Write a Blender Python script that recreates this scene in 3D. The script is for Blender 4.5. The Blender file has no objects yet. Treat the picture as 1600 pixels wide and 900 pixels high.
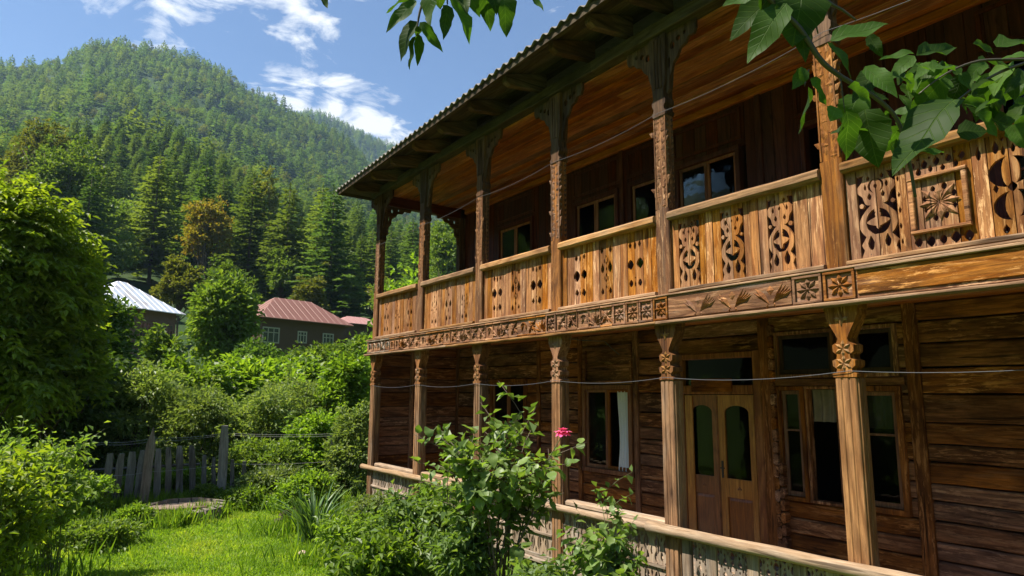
import bpy, math, random
import numpy as np
from mathutils import Vector, Matrix
from mathutils.geometry import delaunay_2d_cdt
from mathutils import noise as mnoise
rad = math.radians
PI = math.pi
SC = bpy.context.scene
COL = SC.collection
rng = random.Random(7)
nr = np.random.default_rng(11)

# ------------------------------------------------------------------ camera
CZ = 2.2
YAW, PITCH, ROLL, FPX = rad(35.141), rad(9.075), rad(.370), 1039.9
fwv = Vector((math.sin(YAW)*math.cos(PITCH), math.cos(YAW)*math.cos(PITCH), math.sin(PITCH)))
r0 = Vector((math.cos(YAW), -math.sin(YAW), 0)); u0 = r0.cross(fwv)
RV = r0*math.cos(ROLL)+u0*math.sin(ROLL); UV = -r0*math.sin(ROLL)+u0*math.cos(ROLL)
cam_d = bpy.data.cameras.new('camera'); cam = bpy.data.objects.new('camera', cam_d); COL.objects.link(cam)
m = Matrix((RV, UV, -fwv)).transposed().to_4x4(); m.translation = Vector((0, 0, CZ)); cam.matrix_world = m
cam_d.sensor_width = 36; cam_d.lens = FPX/1600*36; cam_d.clip_end = 12000; cam_d.clip_start = .05
SC.camera = cam
def ray(px, py): return fwv + RV*((px-800)/FPX) - UV*((py-450)/FPX)
def at_d(px, py, d):            # a point at horizontal distance d in the direction of a pixel
    v = ray(px, py); return Vector((0, 0, CZ)) + v*(d/math.hypot(v.x, v.y))
def tel(px, py):
    v = ray(px, py); return math.atan2(v.x, v.y), v.z/math.hypot(v.x, v.y)

# ------------------------------------------------------------------ world, sun, exposure
SUN_E, SUN_A = rad(56), rad(68)
sdir = Vector((-math.cos(SUN_E)*math.sin(SUN_A), math.cos(SUN_E)*math.cos(SUN_A), math.sin(SUN_E)))
world = bpy.data.worlds.new('World'); SC.world = world; world.use_nodes = True
wn = world.node_tree; wn.nodes.clear()
def N(nt, t, **k):
    n = nt.nodes.new(t)
    for a, b in k.items(): setattr(n, a, b)
    return n
def mathn(nt, op, a, b=None, clamp=False):
    n = N(nt, 'ShaderNodeMath', operation=op, use_clamp=clamp)
    for i, v in enumerate((a, b)):
        if v is None: continue
        if isinstance(v, (int, float)): n.inputs[i].default_value = v
        else: nt.links.new(v, n.inputs[i])
    return n.outputs[0]
L = wn.links.new
sky = N(wn, 'ShaderNodeTexSky', sky_type='NISHITA', sun_disc=False, sun_elevation=SUN_E, sun_rotation=-SUN_A, altitude=900, air_density=1.0, dust_density=.15, ozone_density=4.5)
tc = N(wn, 'ShaderNodeTexCoord')
bgs = N(wn, 'ShaderNodeBackground'); bgs.inputs['Strength'].default_value = .075
L(sky.outputs[0], bgs.inputs[0])
bgc = N(wn, 'ShaderNodeBackground'); bgc.inputs['Color'].default_value = (.95, .97, 1, 1); bgc.inputs['Strength'].default_value = .52
sepd = N(wn, 'ShaderNodeSeparateXYZ'); L(tc.outputs['Generated'], sepd.inputs[0])
zz = mathn(wn, 'MAXIMUM', sepd.outputs[2], .04)
cx = mathn(wn, 'DIVIDE', sepd.outputs[0], zz); cy = mathn(wn, 'DIVIDE', sepd.outputs[1], zz)
cmb = N(wn, 'ShaderNodeCombineXYZ'); L(cx, cmb.inputs[0]); L(cy, cmb.inputs[1])
n1 = N(wn, 'ShaderNodeTexNoise'); n1.inputs['Scale'].default_value = 5.5; n1.inputs['Detail'].default_value = 9; n1.inputs['Roughness'].default_value = .62; n1.inputs['Distortion'].default_value = .5
L(cmb.outputs[0], n1.inputs['Vector'])
n0 = N(wn, 'ShaderNodeTexNoise'); n0.inputs['Scale'].default_value = 1.1; n0.inputs['Detail'].default_value = 2
L(cmb.outputs[0], n0.inputs['Vector'])
cov = mathn(wn, 'MULTIPLY', mathn(wn, 'SUBTRACT', n0.outputs[0], .62), 2.2)
cov = mathn(wn, 'MINIMUM', cov, .02)
# cloud banks where they hang in the sky (direction, angular size)
for (px, py, rr, amp) in [(200, -25, .055, .55), (270, -12, .06, .6), (340, -5, .045, .55), (355, 48, .018, .42), (425, -15, .05, .6), (455, 22, .04, .6), (490, 55, .042, .58), (515, 85, .026, .5),
                     (428, 118, .03, .5), (470, 145, .035, .58), (525, 165, .042, .66), (570, 185, .045, .72), (600, 205, .035, .7), (540, 200, .045, .7), (642, 215, .02, .4), (490, -40, .06, .5)]:
    v = ray(px, py).normalized()
    d = N(wn, 'ShaderNodeVectorMath', operation='DISTANCE'); L(tc.outputs['Generated'], d.inputs[0]); d.inputs[1].default_value = v
    g = mathn(wn, 'SUBTRACT', 1.0, mathn(wn, 'DIVIDE', d.outputs['Value'], rr*1.5), clamp=True)
    g = mathn(wn, 'MULTIPLY', mathn(wn, 'POWER', g, .8), amp*.55)
    cov = mathn(wn, 'MAXIMUM', cov, g)
cm = mathn(wn, 'ADD', mathn(wn, 'SUBTRACT', n1.outputs[0], .66), cov)
cm = mathn(wn, 'MULTIPLY', cm, 6.0, clamp=True)
ms = N(wn, 'ShaderNodeMixShader'); L(mathn(wn, 'MULTIPLY', cm, .93), ms.inputs[0]); L(bgs.outputs[0], ms.inputs[1]); L(bgc.outputs[0], ms.inputs[2])
wo = N(wn, 'ShaderNodeOutputWorld'); L(ms.outputs[0], wo.inputs[0])

sun_d = bpy.data.lights.new('sun', 'SUN'); sun_d.energy = 5.0; sun_d.angle = rad(.53); sun_d.color = (1, .93, .82)
sun = bpy.data.objects.new('sun', sun_d); COL.objects.link(sun); sun.rotation_euler = (-sdir).to_track_quat('-Z', 'Y').to_euler()
vs = SC.view_settings; vs.view_transform = 'Standard'; vs.look = 'None'; vs.exposure = 1.22; vs.gamma = 1; vs.use_curve_mapping = False
SC.cycles.max_bounces = 8; SC.cycles.diffuse_bounces = 4; SC.cycles.transparent_max_bounces = 8; SC.cycles.transmission_bounces = 4
SC.cycles.volume_bounces = 0

# ------------------------------------------------------------------ object helpers
WP = {}
def tag(o, label=None, cat=None, group=None, kind=None):
    if label: o['label'] = label
    if cat: o['category'] = cat
    if group: o['group'] = group
    if kind: o['kind'] = kind
    return o
def empty(name, loc, label=None, cat=None, group=None, kind=None):
    o = bpy.data.objects.new(name, None); COL.objects.link(o); o.location = loc; o.empty_display_size = .2
    WP[o.name] = Vector(loc); return tag(o, label, cat, group, kind)
def link(name, me, parent=None, loc=(0, 0, 0)):
    o = bpy.data.objects.new(name, me); COL.objects.link(o)
    loc = Vector(loc); WP[o.name] = loc
    if parent: o.parent = parent; o.location = loc - WP[parent.name]
    else: o.location = loc
    return o
def tidy(me, mat, smooth):
    if mat: me.materials.append(mat)
    if smooth: me.polygons.foreach_set('use_smooth', [True]*len(me.polygons))
    me.update()
class MB:
    def __init__(s): s.v = []; s.f = []
    def add(s, vs_, fs):
        b = len(s.v); s.v += [tuple(p) for p in vs_]; s.f += [tuple(b+i for i in f) for f in fs]; return s
    def box(s, x0, x1, y0, y1, z0, z1):
        return s.add([(x, y, z) for z in (z0, z1) for y in (y0, y1) for x in (x0, x1)],
                     [(0, 2, 3, 1), (4, 5, 7, 6), (0, 1, 5, 4), (2, 6, 7, 3), (0, 4, 6, 2), (1, 3, 7, 5)])
    def plank(s, ax, x0, x1, y0, y1, z0, z1, c=.008):   # box with chamfered long edges, running along ax
        lo, hi = [x0, y0, z0], [x1, y1, z1]
        a = 'xyz'.index(ax); b, d = [i for i in range(3) if i != a]
        c = min(c, (hi[b]-lo[b])*.3, (hi[d]-lo[d])*.3)
        ring = [(lo[b]+c, lo[d]), (hi[b]-c, lo[d]), (hi[b], lo[d]+c), (hi[b], hi[d]-c), (hi[b]-c, hi[d]), (lo[b]+c, hi[d]), (lo[b], hi[d]-c), (lo[b], lo[d]+c)]
        vs_ = []
        for e in (lo[a], hi[a]):
            for (p, q) in ring:
                t = [0, 0, 0]; t[a] = e; t[b] = p; t[d] = q; vs_.append(t)
        fs = [tuple(range(8))[::-1], tuple(range(8, 16))]+[(i, (i+1) % 8, 8+(i+1) % 8, 8+i) for i in range(8)]
        if a == 1: fs = [f[::-1] for f in fs]
        return s.add(vs_, fs)
    def rough(s, ax, x0, x1, y0, y1, z0, z1, c=.01, j=.005, step=.3):    # a plank with uneven, wandering edges
        lo, hi = [x0, y0, z0], [x1, y1, z1]; a = 'xyz'.index(ax); b, d = [i for i in range(3) if i != a]
        c = min(c, (hi[b]-lo[b])*.3, (hi[d]-lo[d])*.3); n = max(1, int((hi[a]-lo[a])/step)); vs_ = []
        for i in range(n+1):
            e = lo[a]+(hi[a]-lo[a])*i/n; q = [rng.uniform(-j, j*.6) for _ in range(4)]
            l0, h0, l1, h1 = lo[b]-q[0], hi[b]+q[1], lo[d]-q[2]*.9, hi[d]+q[3]*.9
            for (p, r_) in [(l0+c, l1), (h0-c, l1), (h0, l1+c), (h0, h1-c), (h0-c, h1), (l0+c, h1), (l0, h1-c), (l0, l1+c)]:
                t = [0, 0, 0]; t[a] = e; t[b] = p; t[d] = r_; vs_.append(t)
        fs = [tuple(range(8))[::-1], tuple(range(8*n, 8*n+8))]
        for m_ in range(n): fs += [(8*m_+i, 8*m_+(i+1) % 8, 8*m_+8+(i+1) % 8, 8*m_+8+i) for i in range(8)]
        if a == 1: fs = [f[::-1] for f in fs]
        return s.add(vs_, fs)
    def tube(s, pts, radii, n=6, cap=True):
        pts = [Vector(p) for p in pts]
        if not isinstance(radii, (list, tuple)): radii = [radii]*len(pts)
        vs_ = []; fs = []; up = None
        for i, p in enumerate(pts):
            d = (pts[min(i+1, len(pts)-1)]-pts[max(i-1, 0)]).normalized()
            if up is None:
                up = Vector((0, 0, 1)) if abs(d.z) < .9 else Vector((1, 0, 0))
            a = d.cross(up).normalized(); b = a.cross(d).normalized(); up = b
            for k in range(n):
                t = 2*PI*k/n; vs_.append(p+(a*math.cos(t)+b*math.sin(t))*radii[i])
        for i in range(len(pts)-1):
            for k in range(n):
                k2 = (k+1) % n; fs.append((i*n+k, i*n+k2, (i+1)*n+k2, (i+1)*n+k))
        if cap: fs.append(tuple(range(n))[::-1]); fs.append(tuple(range((len(pts)-1)*n, len(pts)*n)))
        return s.add(vs_, fs)
    def prism(s, poly, ax, a0, a1):     # poly in the other two axes
        n = len(poly); vs_ = []
        for e in (a0, a1):
            for (p, q) in poly:
                vs_.append({'x': (e, p, q), 'y': (p, e, q), 'z': (p, q, e)}[ax])
        return s.add(vs_, [tuple(range(n))[::-1], tuple(range(n, 2*n))]+[(i, (i+1) % n, n+(i+1) % n, n+i) for i in range(n)])
    def petal(s, x, y, z, ang, ln, w, h, start=0.0):   # ridged leaf relief on a face looking to -x, in the y-z plane
        c, sn = math.cos(ang), math.sin(ang)
        def P(a, b, k): return (x-k, y-(a*c-b*sn), z+(a*sn+b*c))
        return s.add([P(start, 0, 0), P(start+ln*.55, w/2, 0), P(start+ln, 0, 0), P(start+ln*.55, -w/2, 0), P(start+ln*.5, 0, h), P(start+ln*.9, 0, h*.4), P(start+ln*.12, 0, h*.4)],
                     [(0, 6, 1), (6, 4, 1), (1, 4, 5), (1, 5, 2), (2, 5, 3), (5, 4, 3), (4, 6, 3), (6, 0, 3)])
    def build(s, name, mat, parent=None, smooth=False, origin=None):
        me = bpy.data.meshes.new(name)
        A = np.array(s.v, float)
        c = Vector((A.min(0)+A.max(0))/2) if origin is None else Vector(origin)
        me.from_pydata([tuple(p) for p in (A-np.array(c))], [], s.f); tidy(me, mat, smooth)
        return link(name, me, parent, c)
def np_mesh(name, V, F, mat=None, smooth=False, rnd=None):
    V = np.asarray(V, np.float32); F = np.asarray(F, np.int32)
    me = bpy.data.meshes.new(name); k = F.shape[1]
    me.vertices.add(len(V)); me.vertices.foreach_set('co', V.ravel())
    me.loops.add(F.size); me.loops.foreach_set('vertex_index', F.ravel())
    me.polygons.add(len(F)); me.polygons.foreach_set('loop_start', np.arange(0, F.size, k, dtype=np.int32))
    if rnd is not None:
        at = me.attributes.new('rnd', 'FLOAT', 'FACE'); at.data.foreach_set('value', np.asarray(rnd, np.float32))
    if mat: me.materials.append(mat)
    me.update(calc_edges=True)
    me.polygons.foreach_set('use_smooth', np.full(len(F), smooth))
    return me

# ------------------------------------------------------------------ materials
MATS = {}
def newmat(name):
    mt = bpy.data.materials.new(name); mt.use_nodes = True; nt = mt.node_tree; nt.nodes.clear()
    out = N(nt, 'ShaderNodeOutputMaterial'); bs = N(nt, 'ShaderNodeBsdfPrincipled'); nt.links.new(bs.outputs[0], out.inputs[0])
    return mt, nt, bs, out
def ramp(nt, fac, stops):
    r = N(nt, 'ShaderNodeValToRGB'); el = r.color_ramp.elements
    while len(el) < len(stops): el.new(.5)
    for e, (p, c) in zip(el, stops): e.position = p; e.color = (*c, 1)
    nt.links.new(fac, r.inputs[0]); return r.outputs[0]
def mixc(nt, fac, a, b, bt='MIX'):
    n = N(nt, 'ShaderNodeMix', data_type='RGBA', blend_type=bt)
    for i, v in ((0, fac), (6, a), (7, b)):
        if isinstance(v, (int, float)): n.inputs[i].default_value = v
        elif isinstance(v, tuple): n.inputs[i].default_value = (*v, 1)
        else: nt.links.new(v, n.inputs[i])
    return n.outputs[2]
def noisen(nt, vec, scale, detail=4, rough=.55, dist=0):
    n = N(nt, 'ShaderNodeTexNoise'); n.inputs['Scale'].default_value = scale; n.inputs['Detail'].default_value = detail
    n.inputs['Roughness'].default_value = rough; n.inputs['Distortion'].default_value = dist; nt.links.new(vec, n.inputs['Vector']); return n.outputs[0]
def wood(name, axis, light, mid, dark, stain=.5, grey=0.0, rough=.8, bump=.35, ring=38, spec=.12, greyc=(.33, .29, .25), wear=0, wearc=(.5, .3, .15)):
    key = name+axis
    if key in MATS: return MATS[key]
    mt, nt, bs, out = newmat(key); MATS[key] = mt
    t = N(nt, 'ShaderNodeTexCoord'); oi = N(nt, 'ShaderNodeObjectInfo')
    sc_ = N(nt, 'ShaderNodeVectorMath', operation='SCALE'); sc_.inputs[0].default_value = (31.7, 17.3, 23.1); nt.links.new(oi.outputs['Random'], sc_.inputs['Scale'])
    ad = N(nt, 'ShaderNodeVectorMath', operation='ADD'); nt.links.new(t.outputs['Object'], ad.inputs[0]); nt.links.new(sc_.outputs[0], ad.inputs[1])
    P = ad.outputs[0]
    def mp(al, ac):
        q = N(nt, 'ShaderNodeMapping'); q.inputs['Scale'].default_value = tuple(al if a == axis else ac for a in 'xyz'); nt.links.new(P, q.inputs[0]); return q.outputs[0]
    v1 = mp(.55, 4.2)
    base = noisen(nt, v1, 1.0, 2.5, .5, .6)
    rings = mathn(nt, 'SINE', mathn(nt, 'MULTIPLY', base, float(ring)))
    rings = mathn(nt, 'ADD', mathn(nt, 'MULTIPLY', rings, .5), .5)
    fib = noisen(nt, mp(3.2, 44), 1.0, 8, .76, .5)
    st = noisen(nt, mp(1.1, 2.4), 1.0, 5, .6, .3)
    blot = noisen(nt, mp(7, 17), 1.0, 6, .75, .5)
    c = mixc(nt, mathn(nt, 'POWER', rings, 2.2), light, mid)
    fibm = mathn(nt, 'MULTIPLY', mathn(nt, 'SUBTRACT', fib, .42), 4.0, clamp=True)
    c = mixc(nt, mathn(nt, 'MULTIPLY', mathn(nt, 'SUBTRACT', 1.0, fibm), .62), c, dark)
    sm = mathn(nt, 'MULTIPLY', mathn(nt, 'SUBTRACT', st, .66-.3*stain), 5.0, clamp=True)
    c = mixc(nt, mathn(nt, 'MULTIPLY', sm, .75), c, dark)
    bm = mathn(nt, 'MULTIPLY', mathn(nt, 'SUBTRACT', blot, .60), 6.0, clamp=True)
    c = mixc(nt, mathn(nt, 'MULTIPLY', bm, .5), c, dark)
    if grey > 0:
        g2 = noisen(nt, mp(.9, 6.5), 1.0, 4, .6)
        gm = mathn(nt, 'MULTIPLY', mathn(nt, 'SUBTRACT', g2, .62-.35*grey), 4.0, clamp=True)
        c = mixc(nt, mathn(nt, 'MULTIPLY', gm, .85), c, mixc(nt, fibm, tuple(x*.5 for x in greyc), greyc))
    if wear:        # worn, paler streaks where the surface has flaked
        wr = noisen(nt, mp(3.6, 26), 1.0, 8, .74, .5); wm_ = mathn(nt, 'MULTIPLY', mathn(nt, 'SUBTRACT', wr, .60-.08*wear), 14.0, clamp=True)
        big = noisen(nt, mp(.6, 1.6), 1.0, 2, .5); wm_ = mathn(nt, 'MULTIPLY', wm_, mathn(nt, 'MULTIPLY', mathn(nt, 'SUBTRACT', big, .40), 5.0, clamp=True))
        c = mixc(nt, mathn(nt, 'MULTIPLY', wm_, .85), c, wearc)
    # broad weathering, cracks along the grain
    wz = noisen(nt, mp(.5, .9), 1.0, 3, .6); c = mixc(nt, mathn(nt, 'MULTIPLY', mathn(nt, 'SUBTRACT', wz, .50), 3.5, clamp=True), c, mixc(nt, .45, c, dark))
    ck = noisen(nt, mp(.9, 19), 1.0, 3, .5, .5); ckm = mathn(nt, 'MULTIPLY', mathn(nt, 'SUBTRACT', ck, .64), 16.0, clamp=True)
    c = mixc(nt, mathn(nt, 'MULTIPLY', ckm, .8), c, tuple(x*.35 for x in dark))
    # knots
    vo = N(nt, 'ShaderNodeTexVoronoi'); vo.inputs['Scale'].default_value = 1.0; nt.links.new(mp(1.6, 4.5), vo.inputs['Vector'])
    kn = mathn(nt, 'SUBTRACT', 1.0, mathn(nt, 'MULTIPLY', vo.outputs['Distance'], 9.0), clamp=True)
    c = mixc(nt, mathn(nt, 'MULTIPLY', kn, .8), c, tuple(x*.45 for x in dark))
    hv = N(nt, 'ShaderNodeHueSaturation')
    mr = N(nt, 'ShaderNodeMapRange'); mr.inputs[3].default_value = .72; mr.inputs[4].default_value = 1.28; nt.links.new(oi.outputs['Random'], mr.inputs[0])
    nt.links.new(mr.outputs[0], hv.inputs['Value']); nt.links.new(c, hv.inputs['Color'])
    wn_ = N(nt, 'ShaderNodeTexWhiteNoise', noise_dimensions='1D'); nt.links.new(oi.outputs['Random'], wn_.inputs['W'])
    mr2 = N(nt, 'ShaderNodeMapRange'); mr2.inputs[3].default_value = .82; mr2.inputs[4].default_value = 1.12; nt.links.new(wn_.outputs[0], mr2.inputs[0]); nt.links.new(mr2.outputs[0], hv.inputs['Saturation'])
    nt.links.new(hv.outputs[0], bs.inputs['Base Color'])
    bs.inputs['Roughness'].default_value = rough; bs.inputs['Specular IOR Level'].default_value = spec
    hh = mathn(nt, 'ADD', mathn(nt, 'MULTIPLY', fib, 1.0), mathn(nt, 'ADD', mathn(nt, 'MULTIPLY', rings, -.25), mathn(nt, 'MULTIPLY', kn, -.7)))
    b = N(nt, 'ShaderNodeBump'); b.inputs['Strength'].default_value = bump; b.inputs['Distance'].default_value = .012; nt.links.new(hh, b.inputs['Height']); nt.links.new(b.outputs[0], bs.inputs['Normal'])
    return mt
def W_(kind, ax):
    d = {
     'honey': dict(light=(.47, .205, .062), mid=(.275, .100, .027), dark=(.055, .019, .007), stain=.5, grey=.08, greyc=(.34, .24, .15), bump=.6, wear=.8, wearc=(.62, .345, .145)),
     'rail': dict(light=(.44, .24, .10), mid=(.29, .145, .055), dark=(.09, .042, .02), stain=.4, grey=.3, greyc=(.40, .30, .20), bump=.5),
     'frieze': dict(light=(.38, .165, .055), mid=(.24, .09, .028), dark=(.045, .018, .008), stain=.65, grey=.12, bump=.6, wear=.8, wearc=(.56, .30, .13)),
     'pale': dict(light=(.44, .31, .20), mid=(.32, .215, .13), dark=(.14, .09, .055), stain=.25, grey=.35, greyc=(.45, .38, .30)),
     'fret': dict(light=(.40, .30, .21), mid=(.30, .21, .14), dark=(.10, .065, .042), stain=.35, grey=.5, greyc=(.34, .29, .24)),
     'post': dict(light=(.33, .145, .05), mid=(.19, .075, .026), dark=(.040, .017, .009), stain=.55, grey=.15, greyc=(.28, .19, .12), bump=.6, wear=.8, wearc=(.50, .27, .12)),
     'lowpost': dict(light=(.34, .185, .09), mid=(.21, .105, .048), dark=(.055, .028, .016), stain=.5, grey=.3, greyc=(.33, .24, .165), bump=.6),
     'oldpost': dict(light=(.17, .088, .042), mid=(.09, .042, .02), dark=(.028, .015, .010), stain=.6, grey=.3, greyc=(.13, .11, .09)),
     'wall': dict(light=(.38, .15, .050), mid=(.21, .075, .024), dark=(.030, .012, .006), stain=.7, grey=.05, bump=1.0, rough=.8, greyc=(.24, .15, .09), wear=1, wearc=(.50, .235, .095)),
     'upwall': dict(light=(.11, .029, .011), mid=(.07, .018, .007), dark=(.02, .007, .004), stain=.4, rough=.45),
     'ceil': dict(light=(.55, .215, .060), mid=(.35, .115, .028), dark=(.085, .025, .008), stain=.4, rough=.5, bump=.5),
     'door': dict(light=(.66, .29, .06), mid=(.52, .20, .035), dark=(.12, .042, .012), stain=.15, rough=.32, bump=.15, spec=.5),
     'doorred': dict(light=(.34, .12, .032), mid=(.24, .075, .02), dark=(.05, .018, .009), stain=.3, rough=.4, bump=.15, spec=.5),
     'sash': dict(light=(.36, .15, .05), mid=(.24, .085, .03), dark=(.055, .022, .011), stain=.3, rough=.5),
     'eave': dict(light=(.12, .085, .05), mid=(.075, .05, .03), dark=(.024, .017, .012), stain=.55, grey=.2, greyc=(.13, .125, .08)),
     'fence': dict(light=(.30, .265, .22), mid=(.20, .175, .145), dark=(.06, .05, .04), stain=.6, grey=.5, greyc=(.33, .31, .28), bump=.7),
     'stake': dict(light=(.34, .25, .18), mid=(.23, .16, .11), dark=(.08, .055, .04), stain=.3, grey=.4),
     'dark': dict(light=(.09, .05, .03), mid=(.06, .03, .02), dark=(.02, .012, .008), stain=.5),
    }[kind]
    return wood('wood_'+kind+'_', ax, **d)
def leafmat(name, cols, trans=.35, rough=.45, spec=.35, tmul=2.1, objvar=.12, alt=None):
    if name in MATS: return MATS[name]
    if 'petal' not in name: cols = [(r*1.06, g*.97, b*1.0) for r, g, b in cols]
    mt, nt, bs, out = newmat(name); MATS[name] = mt
    a = N(nt, 'ShaderNodeAttribute', attribute_name='rnd')
    c = ramp(nt, a.outputs['Fac'], [(i/(len(cols)-1), k) for i, k in enumerate(cols)])
    oi = N(nt, 'ShaderNodeObjectInfo')
    if alt is not None:
        w = N(nt, 'ShaderNodeTexWhiteNoise', noise_dimensions='1D'); nt.links.new(oi.outputs['Random'], w.inputs['W'])
        c = mixc(nt, mathn(nt, 'MULTIPLY', mathn(nt, 'POWER', w.outputs[0], 1.6), .9), c, alt)
    hv = N(nt, 'ShaderNodeHueSaturation'); mr = N(nt, 'ShaderNodeMapRange'); mr.inputs[3].default_value = 1-objvar*2; mr.inputs[4].default_value = 1+objvar*2
    nt.links.new(oi.outputs['Random'], mr.inputs[0]); nt.links.new(mr.outputs[0], hv.inputs['Value']); nt.links.new(c, hv.inputs['Color'])
    c = hv.outputs[0]
    nt.links.new(c, bs.inputs['Base Color']); bs.inputs['Roughness'].default_value = rough; bs.inputs['Specular IOR Level'].default_value = spec
    tr = N(nt, 'ShaderNodeBsdfTranslucent')
    tcx = mixc(nt, 1.0, c, (tmul*1.06, tmul*1.1, tmul*.33), 'MULTIPLY'); nt.links.new(tcx, tr.inputs[0])
    mx = N(nt, 'ShaderNodeMixShader'); mx.inputs[0].default_value = trans; nt.links.new(bs.outputs[0], mx.inputs[1]); nt.links.new(tr.outputs[0], mx.inputs[2]); nt.links.new(mx.outputs[0], out.inputs[0])
    return mt
LM = {
 'walnut': lambda: leafmat('leaf_walnut', [(.06, .10, .012), (.12, .18, .018), (.22, .27, .03)], .45, .5, .3),
 'darkleaf': lambda: leafmat('leaf_dark', [(.035, .075, .014), (.06, .115, .02), (.095, .16, .03)], .34, .42, .45),
 'bright': lambda: leafmat('leaf_bright', [(.085, .155, .02), (.12, .21, .026), (.18, .26, .035)], .45, .45, .35),
 'willow': lambda: leafmat('leaf_willow', [(.09, .14, .045), (.13, .19, .06), (.18, .23, .08)], .35, .5, .35),
 'vine': lambda: leafmat('leaf_vine', [(.055, .13, .015), (.075, .17, .02), (.11, .21, .025)], .45, .42, .4),
 'rose': lambda: leafmat('leaf_rose', [(.07, .13, .032), (.10, .175, .04), (.15, .22, .055)], .38, .45, .4),
 'autumn': lambda: leafmat('leaf_autumn', [(.12, .15, .022), (.17, .155, .025), (.21, .135, .022)], .4, .5, .2),
 'olive': lambda: leafmat('leaf_olive', [(.07, .09, .018), (.10, .12, .022), (.14, .14, .03)], .4, .5, .25),
 'forestleaf': lambda: leafmat('leaf_forest', [(.07, .125, .022), (.105, .175, .03), (.16, .22, .042)], .38, .5, .25),
 'iris': lambda: leafmat('leaf_iris', [(.07, .14, .05), (.09, .17, .055), (.12, .20, .06)], .3, .4, .4),
 'grass': lambda: leafmat('leaf_grass', [(.105, .19, .018), (.165, .275, .026), (.26, .325, .055)], .42, .5, .25),
 'conifer': lambda: leafmat('leaf_conifer', [(.034, .074, .028), (.056, .112, .038), (.092, .155, .052)], .34, .7, .08, alt=(.115, .145, .034)),
 'overhang': lambda: leafmat('leaf_overhang', [(.035, .085, .012), (.05, .115, .014), (.075, .15, .018)], .5, .55, .16, objvar=.24),
}
def add_veins(mt):
    nt = mt.node_tree; bs = [n for n in nt.nodes if n.type == 'BSDF_PRINCIPLED'][0]; src = bs.inputs['Base Color'].links[0].from_socket
    t = N(nt, 'ShaderNodeTexCoord'); sp = N(nt, 'ShaderNodeSeparateXYZ'); nt.links.new(t.outputs['Object'], sp.inputs[0])
    ay = mathn(nt, 'ABSOLUTE', sp.outputs[1]); mid = mathn(nt, 'SUBTRACT', 1.0, mathn(nt, 'MULTIPLY', ay, 85.0), clamp=True)
    ph = mathn(nt, 'MULTIPLY', mathn(nt, 'SUBTRACT', sp.outputs[0], mathn(nt, 'MULTIPLY', ay, .8)), 50.0)
    sv = mathn(nt, 'MULTIPLY', mathn(nt, 'SUBTRACT', mathn(nt, 'SINE', ph), .90), 9.0, clamp=True)
    v = mathn(nt, 'MAXIMUM', mid, mathn(nt, 'MULTIPLY', sv, .6))
    n = noisen(nt, t.outputs['Object'], 7, 4, .6); c = mixc(nt, n, src, mixc(nt, .5, src, (.01, .02, .004)))
    sp2 = noisen(nt, t.outputs['Object'], 22, 2, .5); c = mixc(nt, mathn(nt, 'MULTIPLY', mathn(nt, 'SUBTRACT', sp2, .70), 10.0, clamp=True), c, (.12, .07, .02))
    c2 = mixc(nt, mathn(nt, 'MULTIPLY', v, .35), c, (.16, .24, .06)); nt.links.new(c2, bs.inputs['Base Color'])
    tr = [n for n in nt.nodes if n.type == 'BSDF_TRANSLUCENT'][0]; nt.links.new(mixc(nt, 1.0, c2, (1.5, 1.7, .5), 'MULTIPLY'), tr.inputs[0])
    b = N(nt, 'ShaderNodeBump'); b.inputs['Strength'].default_value = .5; b.inputs['Distance'].default_value = .004; nt.links.new(mathn(nt, 'MULTIPLY', v, -1.0), b.inputs['Height']); nt.links.new(b.outputs[0], bs.inputs['Normal'])
def plain(name, col, rough=.6, metal=0, var=.15, scale=8, bump=0, spec=.5, emit=None):
    if name in MATS: return MATS[name]
    mt, nt, bs, out = newmat(name); MATS[name] = mt
    t = N(nt, 'ShaderNodeTexCoord')
    n = noisen(nt, t.outputs['Object'], scale, 5, .6)
    c = mixc(nt, n, tuple(x*(1-var*1.6) for x in col), tuple(min(1, x*(1+var*1.6)) for x in col))
    nt.links.new(c, bs.inputs['Base Color']); bs.inputs['Roughness'].default_value = rough; bs.inputs['Metallic'].default_value = metal; bs.inputs['Specular IOR Level'].default_value = spec
    if bump:
        b = N(nt, 'ShaderNodeBump'); b.inputs['Strength'].default_value = bump; b.inputs['Distance'].default_value = .02; nt.links.new(n, b.inputs['Height']); nt.links.new(b.outputs[0], bs.inputs['Normal'])
    return mt
BARK = plain('bark', (.11, .08, .055), .85, var=.35, scale=14, bump=.5)
BARKG = plain('bark_green', (.10, .12, .045), .7, var=.25, scale=20)
STEM = plain('stem_dark', (.045, .035, .02), .5, var=.2, scale=30)
IRON = plain('iron', (.05, .045, .04), .5, .6)
WIRE = plain('wire_grey', (.30, .29, .27), .5, .3)
CABLEM = plain('cable_plastic', (.06, .062, .07), .6)
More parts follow.
